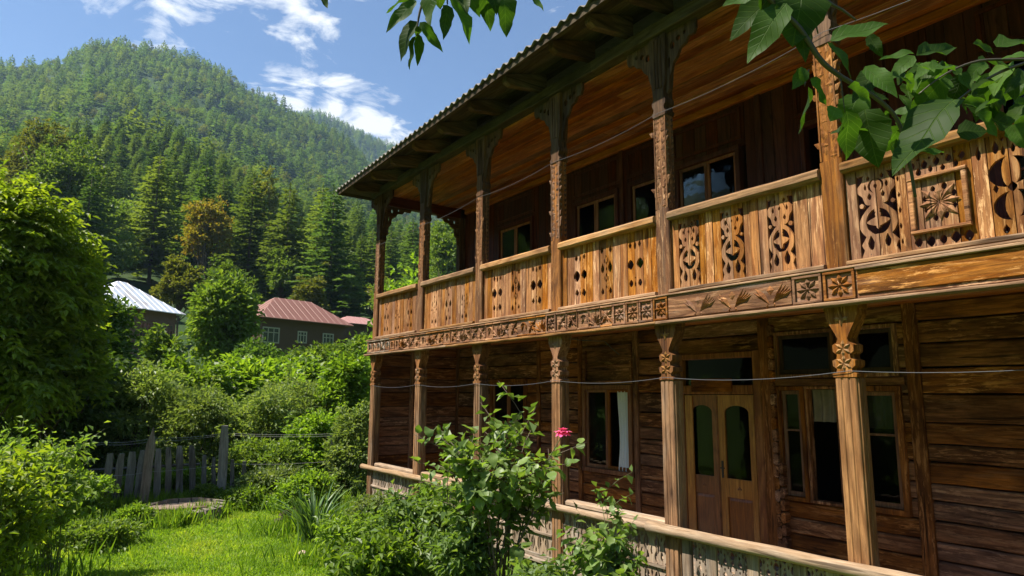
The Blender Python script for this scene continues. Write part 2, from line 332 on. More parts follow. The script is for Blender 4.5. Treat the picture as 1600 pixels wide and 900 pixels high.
def glass_mat():
    mt, nt, bs, out = newmat('window_glass')
    tr = N(nt, 'ShaderNodeBsdfTransparent'); tr.inputs[0].default_value = (.6, .64, .6, 1)
    gl = N(nt, 'ShaderNodeBsdfGlossy'); gl.inputs['Roughness'].default_value = .03
    t = N(nt, 'ShaderNodeTexCoord'); n = noisen(nt, t.outputs['Object'], 3, 2); b = N(nt, 'ShaderNodeBump'); b.inputs['Strength'].default_value = .25; b.inputs['Distance'].default_value = .02
    nt.links.new(n, b.inputs['Height']); nt.links.new(b.outputs[0], gl.inputs['Normal'])
    fr = N(nt, 'ShaderNodeFresnel'); fr.inputs[0].default_value = 1.5
    mx = N(nt, 'ShaderNodeMixShader'); nt.links.new(mathn(nt, 'MULTIPLY', fr.outputs[0], .26, clamp=True), mx.inputs[0]); nt.links.new(tr.outputs[0], mx.inputs[1]); nt.links.new(gl.outputs[0], mx.inputs[2]); nt.links.new(mx.outputs[0], out.inputs[0])
    return mt
GLASS = glass_mat()
def roofmat(name, cols, rough=.5, metal=0.0, rust=.4, sc=1.0):
    if name in MATS: return MATS[name]
    mt, nt, bs, out = newmat(name); MATS[name] = mt
    t = N(nt, 'ShaderNodeTexCoord'); n = noisen(nt, t.outputs['Object'], 1.3*sc, 7, .65, .4); n2 = noisen(nt, t.outputs['Object'], 9*sc, 5, .6)
    c = mixc(nt, n2, cols[0], cols[1])
    c = mixc(nt, mathn(nt, 'MULTIPLY', mathn(nt, 'SUBTRACT', n, .68-.3*rust), 5.0, clamp=True), c, cols[2])
    oi = N(nt, 'ShaderNodeObjectInfo'); hv = N(nt, 'ShaderNodeHueSaturation'); mr = N(nt, 'ShaderNodeMapRange'); mr.inputs[3].default_value = .8; mr.inputs[4].default_value = 1.15
    nt.links.new(oi.outputs['Random'], mr.inputs[0]); nt.links.new(mr.outputs[0], hv.inputs['Value']); nt.links.new(c, hv.inputs['Color']); nt.links.new(hv.outputs[0], bs.inputs['Base Color'])
    bs.inputs['Roughness'].default_value = rough; bs.inputs['Metallic'].default_value = metal
    return mt

# ------------------------------------------------------------------ terrain
EL_CREST = [(-300, 230), (0, 262), (100, 265), (250, 280), (350, 315), (450, 365), (600, 405), (720, 440), (900, 470)]
EL_RIDGE = [(-300, 130), (0, 112), (60, 108), (100, 100), (150, 80), (200, 78), (260, 86), (300, 96), (350, 116), (400, 146), (450, 174), (500, 203), (540, 232), (576, 272), (620, 318), (700, 375), (800, 420), (900, 450)]
EL_RIDGE2 = [(-300, 200), (0, 200), (300, 200), (420, 180), (480, 184), (520, 200), (560, 214), (600, 226), (640, 236), (720, 262), (800, 280), (900, 300)]
def prep(lst):
    a = []; e = []
    for px, py in lst:
        z_, t_ = tel(px, py); a.append(z_); e.append(t_)
    # beyond the frame the mountains go on, sinking to ordinary valley sides
    a0 = a[0]; a1 = a[-1]
    a = [a0-2.2, a0-1.0]+a+[a1+.8, a1+2.0]; e = [.24, .30]+e+[.22, .24]
    return np.array(a), np.array(e)
AC, EC = prep(EL_CREST); AR, ER = prep(EL_RIDGE); A2, E2 = prep(EL_RIDGE2)
RC, RR_, R2 = 270., 880., 1500.
def smooth01(t): t = np.clip(t, 0, 1); return t*t*(3-2*t)
def fbm(x, y, s, seed=0.0):
    return mnoise.fractal(Vector((x/s+seed, y/s-seed*.7, seed)), 1.0, 2.0, 4)
def terrain(x, y, bumps=True):
    r = math.hypot(x, y); az = math.atan2(x, y)
    if az < -PI*.99: az += 2*PI
    ec = float(np.interp(az, AC, EC)); er = float(np.interp(az, AR, ER)); e2 = float(np.interp(az, A2, E2))
    hc = ec*RC+CZ; hr = er*RR_+CZ; h2 = e2*R2+CZ
    if r < 62: h = 3.6*float(smooth01((r-18)/44.))
    elif r < RC: t = (r-62)/(RC-62); h = 3.6+(hc-3.6)*(t*.75+.25*t*t)
    elif r < RR_:
        t = (r-RC)/(RR_-RC); h = hc+(hr-hc)*(t*.62+.38*t*t)
    elif r < 1050: t = (r-RR_)/(1050-RR_); h = hr+(min(hr, h2)*.85-hr)*t
    elif r < R2: t = (r-1050)/(R2-1050); h = min(hr, h2)*.85+(h2-min(hr, h2)*.85)*t
    else: h = h2*(1-.5*min(1, (r-R2)/1500.))
    if bumps:
        if r > 62:
            amp = min(1, (r-62)/200.)
            edge = 1.0
            if abs(r-RR_) < 90: edge = .25+.75*abs(r-RR_)/90
            h += fbm(x, y, 130, 3.1)*min(24, r*.045)*amp*edge
        h += fbm(x, y, 3.0, 1.7)*.05
    return h
def polar_mesh(name, radii, naz, mat, kind='structure'):
    V = []; F = []
    # finer azimuth steps inside the view
    azs = sorted(set([round(-PI*.98+2*PI*i/naz, 5) for i in range(naz)]+([round(-.35+1.3*i/180, 5) for i in range(181)] if radii[-1] > 100 else [])))
    n = len(azs)
    for r in radii:
        for a in azs:
            x, y = r*math.sin(a), r*math.cos(a); V.append((x, y, terrain(x, y)))
    for i in range(len(radii)-1):
        for k in range(n):
            k2 = (k+1) % n; F.append((i*n+k, (i+1)*n+k, (i+1)*n+k2, i*n+k2))
    if radii[0] < 1:
        V.append((0, 0, terrain(0, 0))); c = len(V)-1
        F += [(c, k, (k+1) % n, c) for k in range(n)]
    me = bpy.data.meshes.new(name); me.from_pydata(V, [], [f if f[0] != f[-1] else f[:3] for f in F]); tidy(me, mat, True)
    o = link(name, me); o['kind'] = kind; return o
def groundmat(name, a, b, c2, s=1.0):
    mt, nt, bs, out = newmat(name)
    t = N(nt, 'ShaderNodeTexCoord'); n = noisen(nt, t.outputs['Object'], .8*s, 8, .65); n2 = noisen(nt, t.outputs['Object'], 14*s, 6, .7)
    c = mixc(nt, n2, a, b); c = mixc(nt, mathn(nt, 'MULTIPLY', mathn(nt, 'SUBTRACT', n, .52), 5.0, clamp=True), c, c2)
    nt.links.new(c, bs.inputs['Base Color']); bs.inputs['Roughness'].default_value = .9; bs.inputs['Specular IOR Level'].default_value = .1
    bb = N(nt, 'ShaderNodeBump'); bb.inputs['Strength'].default_value = .7; bb.inputs['Distance'].default_value = .05; nt.links.new(n2, bb.inputs['Height']); nt.links.new(bb.outputs[0], bs.inputs['Normal'])
    return mt
polar_mesh('ground', [.8, 2, 4, 6, 8, 9.5, 11, 12, 13, 14, 15, 16, 17, 18.5, 20, 23, 27, 32, 38, 45, 53, 62], 160, groundmat('ground_grass', (.07, .13, .012), (.11, .19, .02), (.075, .075, .025)))
polar_mesh('hill', [62, 75, 90, 110, 130, 150, 175, 200, 225, 250, 270, 290, 320, 350, 385, 420, 460, 500, 540, 580, 620, 660, 700, 740, 780, 820, 850, 880, 910, 960, 1050, 1150, 1250, 1350, 1420, 1460, 1500, 1540, 1650, 2000, 3000], 150, groundmat('forest_floor', (.025, .05, .015), (.035, .065, .018), (.04, .055, .02), .05))

# ------------------------------------------------------------------ THE HOUSE
D = 5.528
YP = [12.84, 10.87, 8.88, 6.95, 5.05, 3.09, 1.13, -.83]   # far edge of each post
PWI = .20
XW = 7.6                                # back wall
Y0, Y1 = -2.0, 12.9
house = empty('wooden_house', (D, 5, 0), 'long two storey carved timber house with a balcony and porch above the lawn', 'house')
def ez(y): return 6.41+(13.43-y)*.031   # eave height sags a little to the far end
# carve(): a board or panel in the y-z plane. layers: (polygon, solid?) - the last one that holds a point wins
def inpoly(p, poly):
    x, y = p; c = False; j = len(poly)-1
    for i in range(len(poly)):
        xi, yi = poly[i]; xj, yj = poly[j]
        if (yi > y) != (yj > y) and x < (xj-xi)*(y-yi)/(yj-yi)+xi: c = not c
        j = i
    return c
def carve(mb, rect, layers, x0, x1, yfar):
    u0_, u1_, z0, z1 = rect
    polys = [[(u0_, z0), (u1_, z0), (u1_, z1), (u0_, z1)]]; use = []
    for poly, s in layers:
        us = [p[0] for p in poly]; zs = [p[1] for p in poly]
        if max(us) < u0_ or min(us) > u1_ or max(zs) < z0 or min(zs) > z1: continue
        use.append((poly, s, (min(us), max(us), min(zs), max(zs)))); polys.append(poly)
    co = []; ed = []
    for pl in polys:
        b = len(co); n = len(pl); co += [Vector(p) for p in pl]; ed += [(b+i, b+(i+1) % n) for i in range(n)]
    v2, e2, f2, _, _, _ = delaunay_2d_cdt(co, ed, [], 0, 1e-5)
    tris = []
    for f in f2:
        c = ((v2[f[0]][0]+v2[f[1]][0]+v2[f[2]][0])/3, (v2[f[0]][1]+v2[f[1]][1]+v2[f[2]][1])/3)
        if not (u0_ < c[0] < u1_ and z0 < c[1] < z1): continue
        s = True
        for poly, sol, bb in use:
            if bb[0] <= c[0] <= bb[1] and bb[2] <= c[1] <= bb[3] and inpoly(c, poly): s = sol
        if s: tris.append(tuple(f))
    if not tris: return
    ids = sorted({i for t in tris for i in t}); mp_ = {i: k for k, i in enumerate(ids)}; n = len(ids)
    vs_ = [(x0, yfar-v2[i][0], v2[i][1]) for i in ids]+[(x1, yfar-v2[i][0], v2[i][1]) for i in ids]
    fs = []; edges = {}
    for t in tris:
        a, b, c = (mp_[i] for i in t)
        fs.append((a, b, c)); fs.append((n+c, n+b, n+a))
        for e in ((a, b), (b, c), (c, a)): edges[e] = 1
    for (a, b) in list(edges):
        if (b, a) not in edges: fs.append((b, a, n+a, n+b))
    mb.add(vs_, fs)
def ell(cu, cz, a, b, n=18, rot=0): return [(cu+a*math.cos(2*PI*i/n+rot), cz+b*math.sin(2*PI*i/n+rot)) for i in range(n)]
def star4(cu, cz, a, b, p=1.7, n=16):
    o = []
    for i in range(n):
        t = 2*PI*i/n; c, s = math.cos(t), math.sin(t)
        o.append((cu+a*math.copysign(abs(c)**p, c), cz+b*math.copysign(abs(s)**p, s)))
    return o
def drop(cu, cz, a, b, up=1, n=12):    # a tear drop, point upwards when up=1
    o = []
    for i in range(n):
        t = 2*PI*i/n; r = 1 if math.sin(t)*up < 0 else 1
        w = a*math.cos(t)*(1-.75*max(0, math.sin(t)*up)); o.append((cu+w, cz+b*math.sin(t)))
    return o
def crescent(cu, cz, a, b, side=1):
    o = [(cu+side*a*math.cos(t), cz+b*math.sin(t)) for t in [PI/2-PI*i/10 for i in range(11)]]
    o += [(cu+side*a*.35*math.cos(t), cz+b*math.sin(t)) for t in [-PI/2+PI*i/10 for i in range(1, 10)]]
    return o
ZB0, ZB1 = 3.335, 4.10      # balustrade boards
def zr(f): return ZB0+(ZB1-ZB0)*f
BN = 13
def motif(cu, kind, bw):
    Ls = []
    if kind == 'D':             # big diamonds either side of the joint
        for s in (-1, 1):
            Ls += [(star4(cu+s*bw*.58, zr(.50), .058, .072, 1.35), False), (star4(cu+s*bw*.62, zr(.80), .026, .045, 1.4), False), (star4(cu+s*bw*.55, zr(.20), .036, .052, 1.4), False)]
        Ls += [(star4(cu, zr(.78), .022, .05, 1.3), False), (drop(cu, zr(.20), .014, .045), False), (ell(cu, zr(.275), .011, .015, 8), False)]
    elif kind == 'C':           # a chain of small cuts
        for s in (-1, 1):
            Ls += [(drop(cu+s*bw*.52, zr(.54), .032, .075), False), (star4(cu+s*bw*.6, zr(.83), .024, .045, 1.3), False), (drop(cu+s*bw*.55, zr(.16), .025, .045), False),
                   (drop(cu+s*bw*.24, zr(.66), .010, .04), False), (drop(cu+s*bw*.24, zr(.36), .010, .04, -1), False)]
        for k in range(6): Ls.append((star4(cu, zr(.22+.1*k), .013, .024, 1.2), False))
    elif kind == 'S':           # spade shapes (farther bays)
        for s in (-1, 1):
            Ls += [(drop(cu+s*bw*.5, zr(.50), .036, .066), False), (drop(cu+s*bw*.45, zr(.18), .028, .05), False), (ell(cu+s*bw*.5, zr(.84), .02, .026, 10), False)]
        Ls += [(drop(cu, zr(.7), .018, .04), False), (drop(cu, zr(.36), .012, .05), False)]
    elif kind == 'K':
        for s in (-1, 1):
            Ls += [(crescent(cu+s*bw*.35, zr(.55), .045, .06, s), False), (crescent(cu+s*bw*.3, zr(.85), .035, .04, s), False), (drop(cu+s*bw*.45, zr(.16), .028, .045), False), (star4(cu+s*bw*.6, zr(.42), .02, .03), False)]
        for k in range(5): Ls.append((star4(cu, zr(.24+.12*k), .012, .024, 1.2), False))
    return Ls
def oval_column(cu, w):         # a wide pierced column: rosette above, cross in an oval ring below
    Ls = [([(cu-w, zr(.02)), (cu+w, zr(.02)), (cu+w, zr(.985)), (cu-w, zr(.985))], False)]
    S = True
    wob = lambda a, b, c_, k=8, am=.09, n=48: [(cu+(a*(1+am*math.cos(k*2*PI*i/n)))*math.cos(2*PI*i/n), c_+(b*(1+am*math.cos(k*2*PI*i/n)))*math.sin(2*PI*i/n)) for i in range(n)]
    Ls.append((wob(w*.93, .145, zr(.78), 6, .1), S))
    Ls.append((ell(cu, zr(.80), w*.42, .062, 20), False))
    Ls.append((wob(w*.95, .165, zr(.385), 4, .05), S))
    Ls.append((ell(cu, zr(.40), w*.64, .112, 24), False))
    # cross / fleur inside
    Ls += [(star4(cu, zr(.40), w*.62, .04, 1.5), S), (drop(cu, zr(.43), .022, .085), S), (ell(cu, zr(.475), .02, .024, 10), S), (star4(cu, zr(.80), .05, .072, 1.2), S), (ell(cu, zr(.80), .013, .018, 8), False)]
    # spreading foot with three slots
    Ls.append(([(cu-w*.98, zr(.02)), (cu+w*.98, zr(.02)), (cu+w*.82, zr(.10)), (cu+w*.95, zr(.16)), (cu+w*.62, zr(.26)), (cu-w*.62, zr(.26)), (cu-w*.95, zr(.16)), (cu-w*.82, zr(.10))], S))
    for s in (-1, 1): Ls.append((drop(cu+s*w*.42, zr(.17), .026, .062), False))
    for s in (-1, 1):
        Ls.append((drop(cu+s*w*.34, zr(.69), .017, .03), False)); Ls.append((drop(cu+s*w*.55, zr(.80), .012, .03), False)); Ls.append((ell(cu+s*w*.8, zr(.60), .018, .02, 8), S))
        Ls.append((drop(cu+s*w*.36, zr(.90), .014, .022), False))
    Ls.append(([(cu-.022, zr(.5)), (cu+.022, zr(.5)), (cu+.018, zr(.7)), (cu-.018, zr(.7))], S))
    Ls.append(([(cu-w, zr(.94)), (cu+w, zr(.94)), (cu+w, zr(.985)), (cu-w, zr(.985))], S))
    return Ls
NAILS = MB()
def worn(layers):
    out = []
    for poly, s_ in layers:
        cu = sum(p[0] for p in poly)/len(poly); cz = sum(p[1] for p in poly)/len(poly); big = max(p[0] for p in poly)-min(p[0] for p in poly) > .12
        k = 1 if big else rng.uniform(.86, 1.16); du, dz = (0, 0) if big else (rng.uniform(-.003, .003), rng.uniform(-.006, .006)); j = .0012
        out.append(([(cu+(u-cu)*k+du+rng.uniform(-j, j), cz+(z_-cz)*k+dz+rng.uniform(-j, j)) for u, z_ in poly], s_))
    return out
def boards(yf, widths, layers, mat, xf=None, th=.028, z0=ZB0-.01, z1=ZB1+.01, name='railing_board'):
    layers = worn(layers)
    u = 0; out = []
    for i, w in enumerate(widths):
        xo = (D+.045 if xf is None else xf)+rng.uniform(-.006, .006)
        mb = MB(); carve(mb, (u+.0035, u+w-.0035, z0, z1), layers, xo, xo+th, yf)
        if mb.v: out.append(mb.build(name, mat, house))
        for z_ in (z0+.04, z1-.045):
            yy = yf-u-w/2+rng.uniform(-.01, .01); zq = z_+rng.uniform(-.006, .006); NAILS.add([(xo-.0025, yy, zq)]+[(xo+.0005, yy+.005*math.cos(q*PI/3), zq+.005*math.sin(q*PI/3)) for q in range(6)], [(0, 1+q, 1+(q+1) % 6) for q in range(6)])
        u += w
    return out
hon = W_('honey', 'z')
for b in range(7):
    yf, yn = YP[b]-PWI, YP[b+1]; wd = yf-yn
    if b <= 3 or b == 6:
        bw = wd/BN; cs = [3*bw, 6.5*bw-.5*bw, 10*bw]; cs = [3*bw, 6*bw+.0, 9*bw+bw*.5-.5*bw+bw]
        kinds = [('S', 'K', 'S'), ('K', 'S', 'K'), ('D', 'C', 'D'), ('D', 'C', 'D')][b] if b <= 3 else ('D', 'C', 'D')
        Ls = []
        k0 = wd/1.70; ee = [q*k0 for q in (0, .10, .23, .36, .48, .60, .72, .84, .96, 1.09, 1.21, 1.33, 1.46, 1.58, 1.70)]
        for c_, k_ in zip((.36*k0, .84*k0, 1.33*k0), kinds): Ls += motif(c_, k_, .128*k0)
        boards(yf, [ee[i+1]-ee[i] for i in range(len(ee)-1)], Ls, hon)
    elif b == 4:
        cs = [.23, .78, 1.32]; hw = .135
        Ls = []
        for c_ in cs: Ls += oval_column(c_, hw)
        e = [0, .095, .23, .365, .45, .545, .645, .78, .915, .99, 1.09, 1.185, 1.32, 1.455, 1.60, wd]
        boards(yf, [e[i+1]-e[i] for i in range(len(e)-1)], Ls, hon)
    elif b == 5:
        # plain board, pierced column, narrow board, star panel of three boards, narrow, big scrolled cuts
        Ls = oval_column(.25, .155)
        for k in range(5): Ls += [(drop(.425, zr(.14+.17*k), .010, .026), False)]
        c0 = .72
        for k in range(5):
            u_ = c0+(k-2)*.088
            Ls += [(star4(u_, zr(.085), .030, .040, 1.3), False), (star4(u_, zr(.90), .026, .036, 1.3), False)]
            if k < 4: Ls += [(drop(u_+.044, zr(.83), .018, .03), False), (ell(u_+.044, zr(.96), .01, .012, 8), False)]
        for k in range(8):
            t = k*PI/4+PI/8; Ls.append((star4(c0+.105*math.cos(t), zr(.47)+.125*math.sin(t), .020, .028, 1.3), False))
        for cc in (1.195, 1.60):
            for s_ in (-1, 1):
                Ls += [(crescent(cc+s_*.015, zr(.63), .115, .10, s_), False), (crescent(cc+s_*.015, zr(.30), .115, .105, s_), False), (drop(cc+s_*.075, zr(.88), .022, .05), False), (drop(cc+s_*.03, zr(.84), .014, .035), False),
                       (drop(cc+s_*.06, zr(.08), .022, .035), False), (star4(cc+s_*.10, zr(.47), .016, .03), False), (ell(cc+s_*.03, zr(.95), .012, .014, 8), False)]
            Ls += [(star4(cc, zr(.47), .035, .045, 1.6), False)]
        Ls += [(drop(1.01, zr(.86), .016, .05), False)]
        e = [0, .095, .25, .405, .49, .60, .72, .84, .96, 1.06, 1.195, 1.33, 1.46, 1.60, wd]
        boards(yf, [e[i+1]-e[i] for i in range(len(e)-1)], Ls, hon)
        mb = MB(); xs = D+.04; yc = yf-c0
        for k in range(8): mb.petal(xs, yc, zr(.47), k*PI/4+.02, .135 if k % 2 == 0 else .16, .055, .02, .012)
        for k in range(8): mb.petal(xs, yc, zr(.47), k*PI/4+PI/8, .085, .03, .013, .02)
        mb.build('carved_star', hon, house)
        mb = MB(); x0, x1 = D+.005, D+.046
        for (a, b_, z_, z2) in ((-.21, .21, zr(.17), zr(.205)), (-.21, .21, zr(.735), zr(.775))): mb.plank('y', x0, x1, yc+a, yc+b_, z_, z2, .006)
        for s in (-1, 1): mb.plank('z', x0+.003, x1, yc+s*.19-.018, yc+s*.19+.018, zr(.21), zr(.73), .006)
        mb.build('panel_frame', W_('honey', 'y'), house)
    # rails of the bay
    MB().rough('y', D-.045, D+.075, yn-.0, yf, 4.105, 4.205, .022, .004, .22).build('hand_rail', W_('rail', 'y'), house)
    MB().rough('y', D-.04, D+.07, yn+.0, yf+.0, 3.288, 3.335, .012, .003, .2).build('bottom_rail', W_('rail', 'y'), house)

o = NAILS.build('nail', IRON, house); o['kind'] = 'stuff'
# frieze beam
mb = MB(); mb.plank('y', D-.045, D+.16, Y0, Y1+.06, 2.995, 3.284, .01); mb.build('floor_beam', W_('frieze', 'y'), house)
for (a, b_) in ((12.99, 9.6), (9.598, 5.0), (4.998, 1.6), (1.598, -2)):
    MB().rough('y', D-.105, D-.0, b_, a, 2.955, 2.994, .013, .005, .18).build('beam_moulding', W_('rail', 'y'), house)
    MB().plank('y', D-.075, D-.04, b_, a, 3.262, 3.283, .006).build('beam_moulding', W_('rail', 'y'), house)
frz = W_('frieze', 'y')
def tile(ya, yb, kind, mat=frz):
    mb = MB(); xs = D-.047; yc = (ya+yb)/2; w = abs(ya-yb); zc = 3.13; h = .25
    t = .022
    mb.plank('y', xs-.022, xs+.002, yb+.004, ya-.004, zc-h/2, zc-h/2+t, .004); mb.plank('y', xs-.022, xs+.002, yb+.004, ya-.004, zc+h/2-t, zc+h/2, .004)
    if kind == 'flower': mb.box(xs-.019, xs+.002, ya-.004-t, ya-.004, zc-h/2+t, zc+h/2-t); mb.box(xs-.019, xs+.002, yb+.004, yb+.004+t, zc-h/2+t, zc+h/2-t)
    elif rng.random() < .5: mb.box(xs-.012, xs+.002, yb+.002, yb+.012, zc-h/2+t, zc+h/2-t)
    R_ = min(w, h)/2-.03
    if kind == 'flower':
        for k in range(8): mb.petal(xs, yc, zc, k*PI/4, R_, .05, .024, .012)
        mb.add([(xs-.028, yc, zc)]+[(xs, yc-.018*math.cos(k*PI/3), zc+.018*math.sin(k*PI/3)) for k in range(6)], [(0, 1+k, 1+(k+1) % 6) for k in range(6)])
    elif kind == 'cross':
        for k in range(4): mb.petal(xs, yc+rng.uniform(-.01, .01), zc, k*PI/2+PI/4+rng.uniform(-.12, .12), R_*1.5, rng.uniform(.03, .05), .026, .0)
        for k in range(4): mb.petal(xs, yc, zc, k*PI/2, R_*.8, .032, .016, .01)
    elif kind == 'rays':
        for k in range(7): mb.petal(xs, yc, zc-.09, .15+k*.45, .17 if k % 2 else .13, .03, .022, .02)
    elif kind == 'curl':
        pts = []
        for i in range(13):
            a = -.4+i*.36; r = R_*(1-.05*i); pts.append((xs-.004, yc-r*math.cos(a), zc+r*math.sin(a)))
        mb.tube(pts, .013, 4)
        mb.petal(xs, yc+R_*.5, zc-R_*.8, 1.1, R_*1.7, .04, .02)
    mb.build('carved_tile', mat, house)
kinds = ['cross', 'curl', 'rays', 'cross', 'flower', 'curl', 'cross', 'rays', 'flower', 'cross']
y = 12.93; i = 0; wd = (12.93-4.85)/38
while y > 4.86:
    k = 'curl' if (i < 7 and i % 4 != 3) else kinds[i % 10]
    if i >= 35: k = 'flower'
    elif k == 'flower' and i < 28: k = 'cross'
    tile(y, y-wd, k, W_('fret', 'y') if i < 5 else frz); y -= wd; i += 1
# three carved bird-like figures on the wider board, small diamonds between
for j, yc in enumerate((4.44, 4.02, 3.60)):
    mb = MB(); xs = D-.047; z0 = 3.06
    mb.petal(xs, yc+.01, z0-.035, 2.30, .25, .085, .04); mb.petal(xs, yc+.05, z0+.02, 2.6, .18, .05, .03)
    for k in range(5): mb.petal(xs, yc-.018*k, z0-.035+.012*k, 1.02-.13*k, .25-.02*k, .042, .032)
    mb.petal(xs, yc+.01, z0+.05, PI/2, .11, .13, .026); mb.petal(xs, yc+.03, z0-.0, 4.2, .07, .04, .022); mb.petal(xs, yc-.02, z0-.0, 5.0, .06, .04, .022)
    mb.build('carved_bird', frz, house)
for yc in (4.70, 4.23, 3.80):
    mb = MB()
    for k in range(4): mb.petal(D-.047, yc, 3.13, k*PI/2, .035, .022, .012)
    mb.build('carved_diamond', frz, house)
tile(3.385, 3.105, 'flower'); tile(3.095, 2.815, 'flower')
MB().plank('y', D-.056, D-.043, 3.40, 4.845, 3.015, 3.26, .005).build('beam_board', frz, house)
MB().rough('y', D-.06, D-.043, -.5, 2.80, 3.034, 3.232, .006, .002, .3).build('beam_board', frz, house)
MB().plank('y', D-.085, D-.045, -.5, 2.80, 3.236, 3.262, .006).build('beam_moulding', W_('rail', 'y'), house)

# balcony floor boards (also the porch ceiling) and joists
nb = 17; dx = (XW-D-.1)/nb
for k in range(nb):
    x = D+.16+k*((XW-D-.16)/nb)
    MB().plank('y', x+.005, x+(XW-D-.16)/nb-.005, Y0, Y1, 3.20+rng.uniform(-.008, .004), 3.24, .008).build('porch_ceiling_board', W_('ceil', 'y'), house)
MB().plank('y', D+.17, D+.30, Y0, Y1, 3.02, 3.195, .01).build('inner_beam', W_('ceil', 'y'), house)

# posts
def pillar(y1, x0, lower):
    y0_ = y1-PWI; yc = y1-PWI/2
    p = W_('post', 'z'); po = W_('oldpost', 'z')
    if lower:
        mb = MB(); zb = .02
        # fluted shaft: core with three raised strips on the front and two on the side
        mb.plank('z', x0+.008, x0+.16, y0_+.008, y1-.008, zb, 2.36, .012)
        for a in (.0, .062, .124): mb.plank('z', x0, x0+.02, y0_+.012+a, y0_+.012+a+.052, zb+.003, 2.35, .008)
        for a in (.02, .085): mb.plank('z', x0+a, x0+a+.055, y0_, y0_+.02, zb+.003, 2.35, .008)
        mb.build('post', W_('lowpost', 'z'), house)
        prof = [(2.36, .100), (2.39, .105), (2.40, .070), (2.43, .062), (2.455, .095), (2.50, .098), (2.515, .060), (2.55, .055), (2.575, .088), (2.63, .092), (2.655, .05), (2.685, .042), (2.72, .058), (2.77, .085), (2.83, .118), (2.89, .142), (2.93, .140), (2.935, .152), (2.995, .152)]
        poly = [(yc-w, z_) for z_, w in prof]+[(yc+w, z_) for z_, w in prof[::-1]]
        mb = MB(); mb.prism(poly, 'x', x0-.006, x0+.15)
        mb2 = MB()
        xs = x0-.006
        mb2.petal(xs, yc, 2.78, PI/2, .11, .05, .018); mb2.petal(xs, yc, 2.86, PI/2+1.9, .06, .03, .014); mb2.petal(xs, yc, 2.86, PI/2-1.9, .06, .03, .014)
        mb2.petal(xs, yc+.0, 2.84, .35, .07, .03, .014); mb2.petal(xs, yc, 2.84, PI-.35, .07, .03, .014)
        for zc in (2.475, 2.60):
            for k in range(6): mb2.petal(xs, yc, zc, k*PI/3+.5, .075, .034, .018)
        c = mb.build('capital', W_('post', 'z'), house); mb2.build('carving', W_('rail', 'z'), c)
    else:
        mb = MB(); mb.plank('z', x0, x0+.15, y0_, y1, 3.285, 4.26, .012)
        mb.plank('z', x0+.012, x0+.14, y0_+.012, y1-.012, 4.26, 5.36, .01)
        o = mb.build('post', p, house)
        mb = MB(); z_ = 4.28; k = 0
        while z_ < 5.34:            # carved relief up the face
            s = 1 if k % 2 else -1; j = rng.uniform
            mb.petal(x0+.012, yc+s*j(.01, .05), z_, PI/2+s*j(.1, 1.1), j(.08, .15), j(.05, .07), j(.005, .010)); mb.petal(x0+.012, yc-s*j(.02, .06), z_+.03, PI/2-s*j(-.2, .7), j(.06, .10), j(.03, .05), .007)
            if k % 3 == 0: mb.petal(x0+.012, yc, z_+.02, PI if s > 0 else 0, .07, .05, .009)
            z_ += .037; k += 1
        for s in (0, 1): mb.box(x0+.002, x0+.012, y0_+.012+s*(PWI-.024-.014), y0_+.026+s*(PWI-.024-.014), 4.27, 5.35)
        mb.build('carving', W_('post', 'z'), o)
        # near side face relief
        mb = MB(); z_ = 4.30
        while z_ < 5.3:
            for s in (-1, 1):
                mb.add([(x0+.075+s*.04, y0_+.012, z_), (x0+.075+s*.01, y0_+.012, z_+.03), (x0+.075+s*.055, y0_+.012, z_+.06), (x0+.075+s*.04, y0_-.006, z_+.03)], [(0, 1, 3), (1, 2, 3), (2, 0, 3)])
            z_ += .07
        mb.build('carving', W_('oldpost', 'z'), o)
        prof = [(5.36, .088), (5.40, .105), (5.43, .080), (5.47, .075), (5.50, .098), (5.55, .10), (5.58, .08), (5.66, .078), (5.72, .095), (5.85, .108), (6.05, .118), (6.345, .125)]
        poly = [(yc-w, z2) for z2, w in prof]+[(yc+w, z2) for z2, w in prof[::-1]]
        mb = MB(); mb.prism(poly, 'x', x0+.0, x0+.15); c = mb.build('post_head', po, house)
        mb = MB()
        for a in (-.05, 0, .05): mb.plank('z', x0-.014, x0+.002, yc+a-.014, yc+a+.014, 5.70, 6.30, .005)
        mb.build('carving', po, c)
        for s in (-1, 1):       # fretwork brackets along the facade
            def bp(u): return u
            out = [(.09, 5.62), (.125, 5.66), (.13, 5.78), (.17, 5.86), (.19, 5.95), (.25, 6.0), (.30, 6.09), (.38, 6.12), (.42, 6.18), (.50, 6.18), (.53, 6.24), (.53, 6.345), (.09, 6.345)]
            hol = [[(a+.0, b) for a, b in ell(.19, 6.17, .035, .05, 10)], ell(.28, 6.22, .03, .035, 10), ell(.37, 6.25, .022, .03, 8), star4(.14, 5.98, .018, .07, 1.2)]
            big = [(-.9, 5.4), (.9, 5.4), (.9, 6.5), (-.9, 6.5)]
            f = (lambda pl: [(.5+s*a, z2) for a, z2 in pl])
            lay = [(f(big), False), (f(out), True)]+[(f(h), False) for h in hol]
            mb = MB(); carve(mb, (-.1, 1.1, 5.55, 6.345), lay, x0+.045, x0+.085, yc+.5)
            mb.build('bracket', po, house)
for y1 in YP: pillar(y1, D, True); pillar(y1, D, False)
